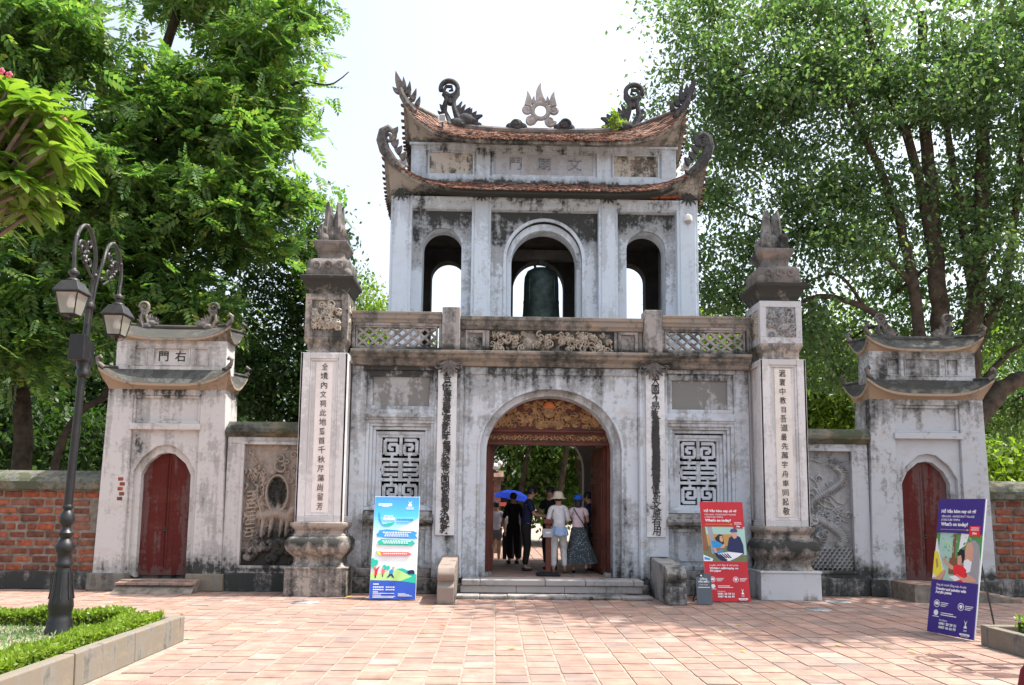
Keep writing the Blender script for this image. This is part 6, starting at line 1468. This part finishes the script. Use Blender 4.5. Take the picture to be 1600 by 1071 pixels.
def tree(name, label, cat, base, ell, leafer, mat, bark, r0=.25, paths=(), twigs=120, group='trees around the gate', **kw):
    t = thing(name, base, label, cat, group)
    P, CC = clumps(ell, **kw); V = leafer(P); quads('crown', V, mat, t)
    m_ = MB(); hubs = []
    for path, ra, rb in paths:
        pts = [Vector(p) for p in path]; sm = []
        for i in range(len(pts)-1):
            for k in range(5):
                p0 = pts[max(0, i-1)]; p1 = pts[i]; p2 = pts[i+1]; p3 = pts[min(len(pts)-1, i+2)]; u = k/5
                sm.append(.5*((2*p1)+(p2-p0)*u+(2*p0-5*p1+4*p2-p3)*u*u+(-p0+3*p1-3*p2+p3)*u**3)+Vector(RS.normal(size=3))*ra*.10)
        sm.append(pts[-1]); m_.tube(sm, [ra+(rb-ra)*i/(len(sm)-1) for i in range(len(sm))], 10); hubs += sm[len(sm)//3:]
    if not paths:
        top = Vector(base)+Vector((0, 0, max(1.2, min(e[2]-e[5]*.4 for e in ell)))); hubs = limb(m_, base, top, r0, r0*.7, 10, .03)[3:]
        for e in ell: hubs += limb(m_, top, (e[0], e[1], e[2]), r0*.5, r0*.15, 8, .1)
    for e in ell:
        c = Vector(e[:3]); h = min(hubs, key=lambda q: (q-c).length); hubs += limb(m_, h, c, max(.04, r0*.28), .03, 7, .12)[2:]
    if twigs:
        hv = np.array([tuple(h) for h in hubs]); sel = RS.choice(len(CC), min(twigs, len(CC)), replace=False)
        for i in sel:
            d = np.linalg.norm(hv-CC[i], axis=1); h = hv[np.argmin(d)]; limb(m_, tuple(h), tuple(CC[i]), .028, .010, 5, .12, 4)
    m_.build('trunk', bark, t, smooth=True); return t
LF = lambda P: fronds(P, .48, 5, .42)
LS = lambda P: leaves(P, .135, .078, .3)
LD = lambda P: leaves(P, .15, .055, .45)
A = dict(per_m3=2.3, sig=.44, count=42, flat=.42)
# left group
tree('feathery_tree', 'tall feathery-leaved tree rising behind the left side gate, reaching right toward the tower', 'tree', (-10.2, 7.6, 0),
     [(-9.3, 7, 12.2, 1.9, 1.8, 1.6), (-7.6, 6.5, 11.4, 1.2, 1.3, 1.4), (-7.9, 6.3, 9.2, 1.4, 1.4, 1.5), (-10.1, 6.0, 9.5, 1.8, 1.6, 1.7), (-7.9, 7, 14.0, 1.2, 1.3, .9), (-6.9, 7, 15.2, 1.0, 1.1, .8), (-10.6, 6, 7.2, 1.8, 1.3, 1.2), (-8.7, 6.2, 7.0, 1.2, 1.1, .9), (-9.6, 7, 15.6, 1.3, 1.3, .8), (-6.9, 6.6, 9.9, .6, .8, .8)],
     LF, 'leaf_left', 'bark_dark', .28, [([(-10.2, 7.6, 0), (-10.3, 7.5, 4), (-10.6, 7.4, 7.5), (-11.2, 7.2, 10.5), (-10.6, 7.1, 13), (-9.6, 7, 16.5)], .30, .10), ([(-11.2, 7.2, 10.5), (-12.0, 7.1, 12.8), (-12.2, 7, 15.8)], .16, .08), ([(-10.6, 7.4, 7.5), (-9.0, 7, 9.8), (-8.2, 7, 12.2), (-7.6, 7, 14)], .15, .05), ([px(430, 145, 6.6), px(470, 128, 6.6), px(515, 132, 6.6), px(545, 112, 6.6)], .045, .012)], 90, **A)
tree('feathery_tree', 'broad feathery-leaved tree at the left edge behind the brick wall', 'tree', (-13.2, 6.6, 0),
     [(-14.2, 6, 13.6, 2.4, 1.8, 2.0), (-13.6, 5.5, 9.8, 2.4, 1.6, 2.0), (-15, 5, 6.2, 2.4, 1.5, 1.7), (-12.3, 5.3, 6.0, 1.5, 1.1, 1.2), (-12.6, 5.4, 8.0, 1.2, 1.1, 1.2)],
     LF, 'leaf_left', 'bark_dark', .26, [([(-13.2, 6.6, 0), (-13.1, 6.6, 3), (-13.4, 6.5, 6.5), (-13.9, 6.3, 10), (-14.2, 6.2, 13)], .27, .1), ([(-11.6, 6.4, .5), (-12.1, 6.4, 2.2), (-11.7, 6.4, 3.6), (-10.9, 6.4, 4.3), (-10.4, 6.5, 5.5)], .12, .07)], 60, **A)
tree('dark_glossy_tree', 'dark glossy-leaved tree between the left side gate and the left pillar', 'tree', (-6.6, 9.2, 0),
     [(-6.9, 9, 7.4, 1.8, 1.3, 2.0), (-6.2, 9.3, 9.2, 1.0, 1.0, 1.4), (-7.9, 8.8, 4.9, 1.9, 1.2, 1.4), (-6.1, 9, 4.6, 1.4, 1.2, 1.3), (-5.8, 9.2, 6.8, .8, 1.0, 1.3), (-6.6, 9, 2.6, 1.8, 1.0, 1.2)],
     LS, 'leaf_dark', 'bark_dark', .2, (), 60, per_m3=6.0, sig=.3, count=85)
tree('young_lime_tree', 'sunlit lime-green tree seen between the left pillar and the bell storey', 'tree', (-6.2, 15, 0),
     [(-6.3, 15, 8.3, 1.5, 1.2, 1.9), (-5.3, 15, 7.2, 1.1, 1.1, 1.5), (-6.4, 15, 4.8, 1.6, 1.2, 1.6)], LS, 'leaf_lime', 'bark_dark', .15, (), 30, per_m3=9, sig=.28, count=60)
# right group
FI = dict(per_m3=3.6, sig=.40, count=100, hollow=2.0, flat=.5)
Y = 7.0
tree('multi_stem_fig', 'large small-leaved fig with many dark stems rising behind the right side gate', 'tree', (10.2, 7.2, 0),
     [(5.4, 7.8, 13.6, 1.9, 1.5, 2.2), (5.2, 7.6, 10.2, 1.2, 1.3, 2.0), (5.7, 7.6, 7.4, 1.6, 1.2, 1.7), (7.2, 7, 12.8, 2.0, 1.4, 2.3), (7.4, 7, 9.4, 1.9, 1.3, 1.8), (7.4, 7.6, 6.6, 1.5, 1.2, 1.2), (9.6, 7.6, 14, 2.0, 1.5, 2.0), (9.3, 7.4, 10.6, 1.6, 1.3, 1.8), (5.8, 7.8, 5.0, 1.5, 1.1, 1.1), (8.6, 6.3, 8.4, 1.1, .8, 1.0), (9.0, 8.8, 6.0, 1.8, 1.1, 1.5), (11.0, 8.8, 8.2, 1.6, 1.1, 1.6), (10.6, 6.2, 12.2, 1.3, .9, 1.2), (5.4, 8, 16, 1.8, 1.3, 1.2), (8.4, 7.6, 16, 2.2, 1.4, 1.2)],
     LS, 'leaf_ficus', 'bark_grey', .22,
     [([(10.3, 7.2, 0), px(1475, 640, Y), px(1470, 500, Y), px(1462, 400, Y), px(1455, 300, Y), px(1445, 180, Y), px(1440, 20, Y)], .30, .12),
      ([px(1466, 470, Y), px(1440, 300, Y), px(1405, 180, Y), px(1370, 90, Y), px(1340, -20, Y)], .15, .07), ([px(1440, 560, Y), px(1425, 430, Y), px(1400, 330, Y), px(1345, 200, Y), px(1300, 100, Y)], .17, .06),
      ([px(1440, 640, Y), px(1410, 560, Y), px(1365, 490, Y), px(1290, 462, Y), px(1240, 480, Y)], .13, .05), ([px(1430, 450, Y), px(1385, 400, Y), px(1330, 375, Y), px(1285, 360, Y)], .09, .04), ([px(1355, 485, Y), px(1310, 430, Y), px(1260, 440, Y)], .05, .03)], 170, **FI)
tree('spreading_fig', 'large fig with a thick dark limb arching past the right side gate', 'tree', (13.2, 7.0, 0),
     [(12.4, 7, 13.6, 2.1, 1.6, 2.3), (12.2, 7.3, 10, 1.8, 1.4, 1.8), (13.3, 7, 7.0, 1.7, 1.3, 1.3), (14.8, 7, 11, 1.8, 1.4, 2.4), (11.5, 8.2, 6.4, 1.4, 1.0, 1.1), (13.8, 8.4, 4.6, 2.0, 1.1, 1.2), (14.5, 6.8, 15, 2, 1.6, 1.6), (11.9, 5.9, 8.3, 1.1, .8, .9)],
     LS, 'leaf_ficus', 'bark_grey', .25,
     [([(11.4, 7, 0), px(1500, 700, Y), px(1515, 600, Y), px(1522, 500, Y), px(1530, 380, Y), px(1535, 200, Y), px(1530, 40, Y)], .36, .13),
      ([px(1505, 680, Y), px(1535, 645, Y), px(1575, 600, Y), px(1640, 590, Y), px(1740, 560, Y)], .30, .16), ([px(1525, 540, Y), px(1570, 440, Y), px(1590, 300, Y), px(1600, 150, Y)], .14, .07),
      ([px(1522, 470, Y), px(1500, 330, Y), px(1480, 200, Y), px(1475, 60, Y)], .13, .06), ([px(1540, 590, Y), px(1590, 540, Y), px(1650, 520, Y)], .09, .05)], 120, **FI)
tree('overhanging_fig', 'fig crown hanging high over the paving in front of the right wall, outside the frame', 'tree', (17.5, 2.5, 0),
     [(6.9, -1.3, 12.6, 2.3, 1.5, .7), (9.2, -2.2, 12.8, 2.1, 1.7, .8), (10.9, -2.0, 12.6, 1.8, 1.5, .9), (13.8, -1.3, 12.5, 2.6, 1.5, 1.0), (9.5, .35, 12.4, 3.6, .9, .7), (16.5, 0, 12, 2.4, 2.4, 1.4)], lambda P: leaves(P, .19, .10, .3), 'leaf_ficus', 'bark_grey', .3,
     [([(17.5, 2.5, 0), (17.3, 2.2, 6), (16, 1, 11), (12, -1, 12.3), (7.5, -.8, 12.5)], .35, .06)], 40, per_m3=7, sig=.36, count=60)
# far masses behind everything
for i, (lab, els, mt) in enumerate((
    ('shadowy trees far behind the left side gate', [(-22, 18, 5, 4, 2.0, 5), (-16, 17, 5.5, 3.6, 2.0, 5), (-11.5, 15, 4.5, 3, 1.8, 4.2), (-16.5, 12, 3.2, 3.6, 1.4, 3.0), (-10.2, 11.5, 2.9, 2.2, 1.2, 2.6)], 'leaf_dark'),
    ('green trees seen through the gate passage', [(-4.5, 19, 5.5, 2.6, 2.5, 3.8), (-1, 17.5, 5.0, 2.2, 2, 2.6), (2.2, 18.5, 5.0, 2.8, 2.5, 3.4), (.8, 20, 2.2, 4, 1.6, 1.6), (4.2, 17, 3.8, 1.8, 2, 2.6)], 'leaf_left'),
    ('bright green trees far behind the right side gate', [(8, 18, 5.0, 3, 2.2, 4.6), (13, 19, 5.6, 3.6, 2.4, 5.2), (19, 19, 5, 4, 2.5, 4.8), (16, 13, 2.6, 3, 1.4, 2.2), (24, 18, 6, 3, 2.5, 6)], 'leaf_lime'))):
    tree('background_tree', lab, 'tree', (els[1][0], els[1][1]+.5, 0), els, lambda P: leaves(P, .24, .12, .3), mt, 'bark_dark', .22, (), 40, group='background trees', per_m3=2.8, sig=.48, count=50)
for (x, yy, ang) in ((1.2, 15.5, .15), (2.9, 16.2, -.2), (.2, 16.5, .1)):
    m_ = MB(); limb(m_, (x, yy, 0), (x+ang*5, yy, 5), .16, .08, 8, .06); o = m_.build('tree_trunk', 'bark_dark', None, smooth=True); tag(o, {1.2: 'dark trunk seen through the passage above the bucket hat', 2.9: 'dark leaning trunk at the right of the passage view', .2: 'dark thin trunk in the middle of the passage view'}[x], 'tree trunk', 'trunks in the court')

# frangipani
fg = thing('frangipani_tree', (-8.2, -5.6, 0), 'frangipani with long glossy leaves and pink flowers at the left edge', 'tree', 'trees around the gate')
tips = []; m_ = MB()
hub = Vector((-6.8, -5.8, 4.1)); limb(m_, (-8.2, -5.6, 0), (-7.9, -5.7, 2.6), .13, .10, 10, .03); limb(m_, (-7.9, -5.7, 2.6), hub, .09, .07, 9, .05)
for i in range(120):
    u = unit(RS.normal(size=3)); r_ = RS.uniform(.55, 1.0)
    tp_ = Vector((-6.2, -5.9, 5.04))+Vector((u[0]*1.05*r_, u[1]*.8*r_, u[2]*.74*r_))
    if tp_.x > -5.30 or (tp_-Vector((-6.2, -5.9, 5.02))).length < .3: continue
    tips.append(tp_); mid = hub.lerp(tp_, .5)+Vector(RS.normal(size=3))*.08
    m_.tube([hub.lerp(tp_, .1), mid, tp_], [.035, .024, .017], 6)
m_.build('trunk', 'bark_pale', fg, smooth=True)
def long_leaves(tips, n, L, W, mat, name, parent):
    VV = []; 
    for tp_ in tips:
        for k in range(n):
            a = 2.4*k+RS.uniform(-.3, .3); el = RS.uniform(-.5, .55); d = np.array([math.cos(a)*math.cos(el), math.sin(a)*math.cos(el), math.sin(el)]); l = L*RS.uniform(.75, 1.15); w_ = W*RS.uniform(.8, 1.1)
            s = unit(np.cross(d, [0, 0, 1.0])); up = np.cross(s, d); b0 = np.array(tp_)
            prof = ((.06, .10), (.3, .75), (.55, 1.0), (.80, .85), (.94, .42), (1.0, .04)); c = [b0+d*l*t-np.array([0, 0, 1])*l*.38*t*t for t, _ in prof]
            Lf = [c[i]+s*w_*.5*prof[i][1]+up*.012 for i in range(6)]; Rt = [c[i]-s*w_*.5*prof[i][1]+up*.012 for i in range(6)]
            for i in range(5): VV += [c[i], Lf[i], Lf[i+1], c[i+1]]; VV += [c[i], c[i+1], Rt[i+1], Rt[i]]
    V = np.array(VV); n_ = len(V)//4; me = bpy.data.meshes.new(name)
    me.from_pydata([tuple(v) for v in V], [], [tuple(range(i*4, i*4+4)) for i in range(n_)])
    bm = bmesh.new(); bm.from_mesh(me); bmesh.ops.remove_doubles(bm, verts=bm.verts, dist=.0004); bm.to_mesh(me); bm.free()
    me.polygons.foreach_set('use_smooth', [True]*len(me.polygons)); return link_mesh(name, me, parent, mat)
long_leaves(tips, 15, .30, .10, 'leaf_plumeria', 'crown', fg)
for tp_ in tips[::4][:9]:
    f_ = MB(); c = tp_+Vector((0, -.05, .12))
    for q in range(3):
        cc = c+Vector(RS.normal(size=3))*.035
        for k in range(5): a = k*1.257; f_.ball((cc.x+.022*math.cos(a), cc.y, cc.z+.022*math.sin(a)), .018, (1, .5, 1), 6, 5)
    f_.build('flower_cluster', 'pink', fg)

# hedges, grass, plant on the roof, fallen leaves
def hedge(x0, x1, y0, y1, z0, z1, label, n):
    t = thing('clipped_hedge', ((x0+x1)/2, (y0+y1)/2, z0), label, 'hedge', 'clipped hedges in the beds')
    P = np.stack([RS.uniform(x0, x1, n), RS.uniform(y0, y1, n), z0+(z1-z0)*RS.uniform(0, 1, n)**.6], 1); P[:, 2] += .02*np.sin(P[:, 0]*9+P[:, 1]*7)
    quads('leaves', leaves(P, .035, .022, -.4, out=np.tile([0, 0, .6], (n, 1))), 'leaf_hedge', t)
    m_ = MB(); m_.box(x0+.03, x1-.03, y0+.03, y1-.03, z0, z1-.05); m_.build('twigs', 'leaf_dark', t)
hedge(-4.77, -4.50, -12.3, -4.95, .19, .325, 'bright clipped hedge along the right kerb of the left bed', 42000)
hedge(-11.2, -4.80, -5.18, -4.93, .19, .35, 'bright clipped hedge along the far kerb of the left bed behind the lamp', 30000)
hedge(4.78, 8.5, -5.45, -4.90, .15, .33, 'low bright hedge inside the right bed', 16000)
n = 26000; P = np.stack([RS.uniform(-9.5, -4.85, n), RS.uniform(-9.5, -5.3, n), np.full(n, .205)], 1)
o = quads('grass', leaves(P, .045, .012, -.9), 'grass', None, kind='stuff'); o['label'] = 'thin grass covering the left bed around the lamp'
def roof_plant(c, r, label, mat='leaf_lime'):
    t = thing('roof_plant', (c[0], c[1], c[2]-r), label, 'plant'); P, CC = clumps([(c[0], c[1], c[2], r, r, r*1.1)], 400, .05, 9)
    quads('leaves', leaves(P, .11, .05, .1), mat, t); m_ = MB()
    for q in CC[:14]: limb(m_, (c[0], c[1], c[2]-r), tuple(q), .008, .004, 5, .1, 3)
    m_.build('stem', 'bark_pale', t)
roof_plant((1.64, 3.05, 10.18), .21, 'small yellow-green weed growing on the upper roof beside the right ridge dragon')
rq = random.Random(77); m_ = MB()
for k in range(46):
    x, y = rq.uniform(-7.5, 4.2), rq.uniform(-5.5, -.6)
    if x < -4.4 and y < -4.6: continue
    a = rq.uniform(0, 6.28); l = rq.uniform(.03, .065); c_, s_ = math.cos(a)*l, math.sin(a)*l
    m_.add([(x-c_, y-s_, .008), (x+s_*.4, y-c_*.4, .014), (x+c_, y+s_, .010), (x-s_*.4, y+c_*.4, .016)], [(0, 1, 2, 3)])
o = m_.build('fallen_leaves', 'yellow_leaf', None); o['kind'] = 'stuff'; o['label'] = 'small yellow leaves scattered over the brick paving'
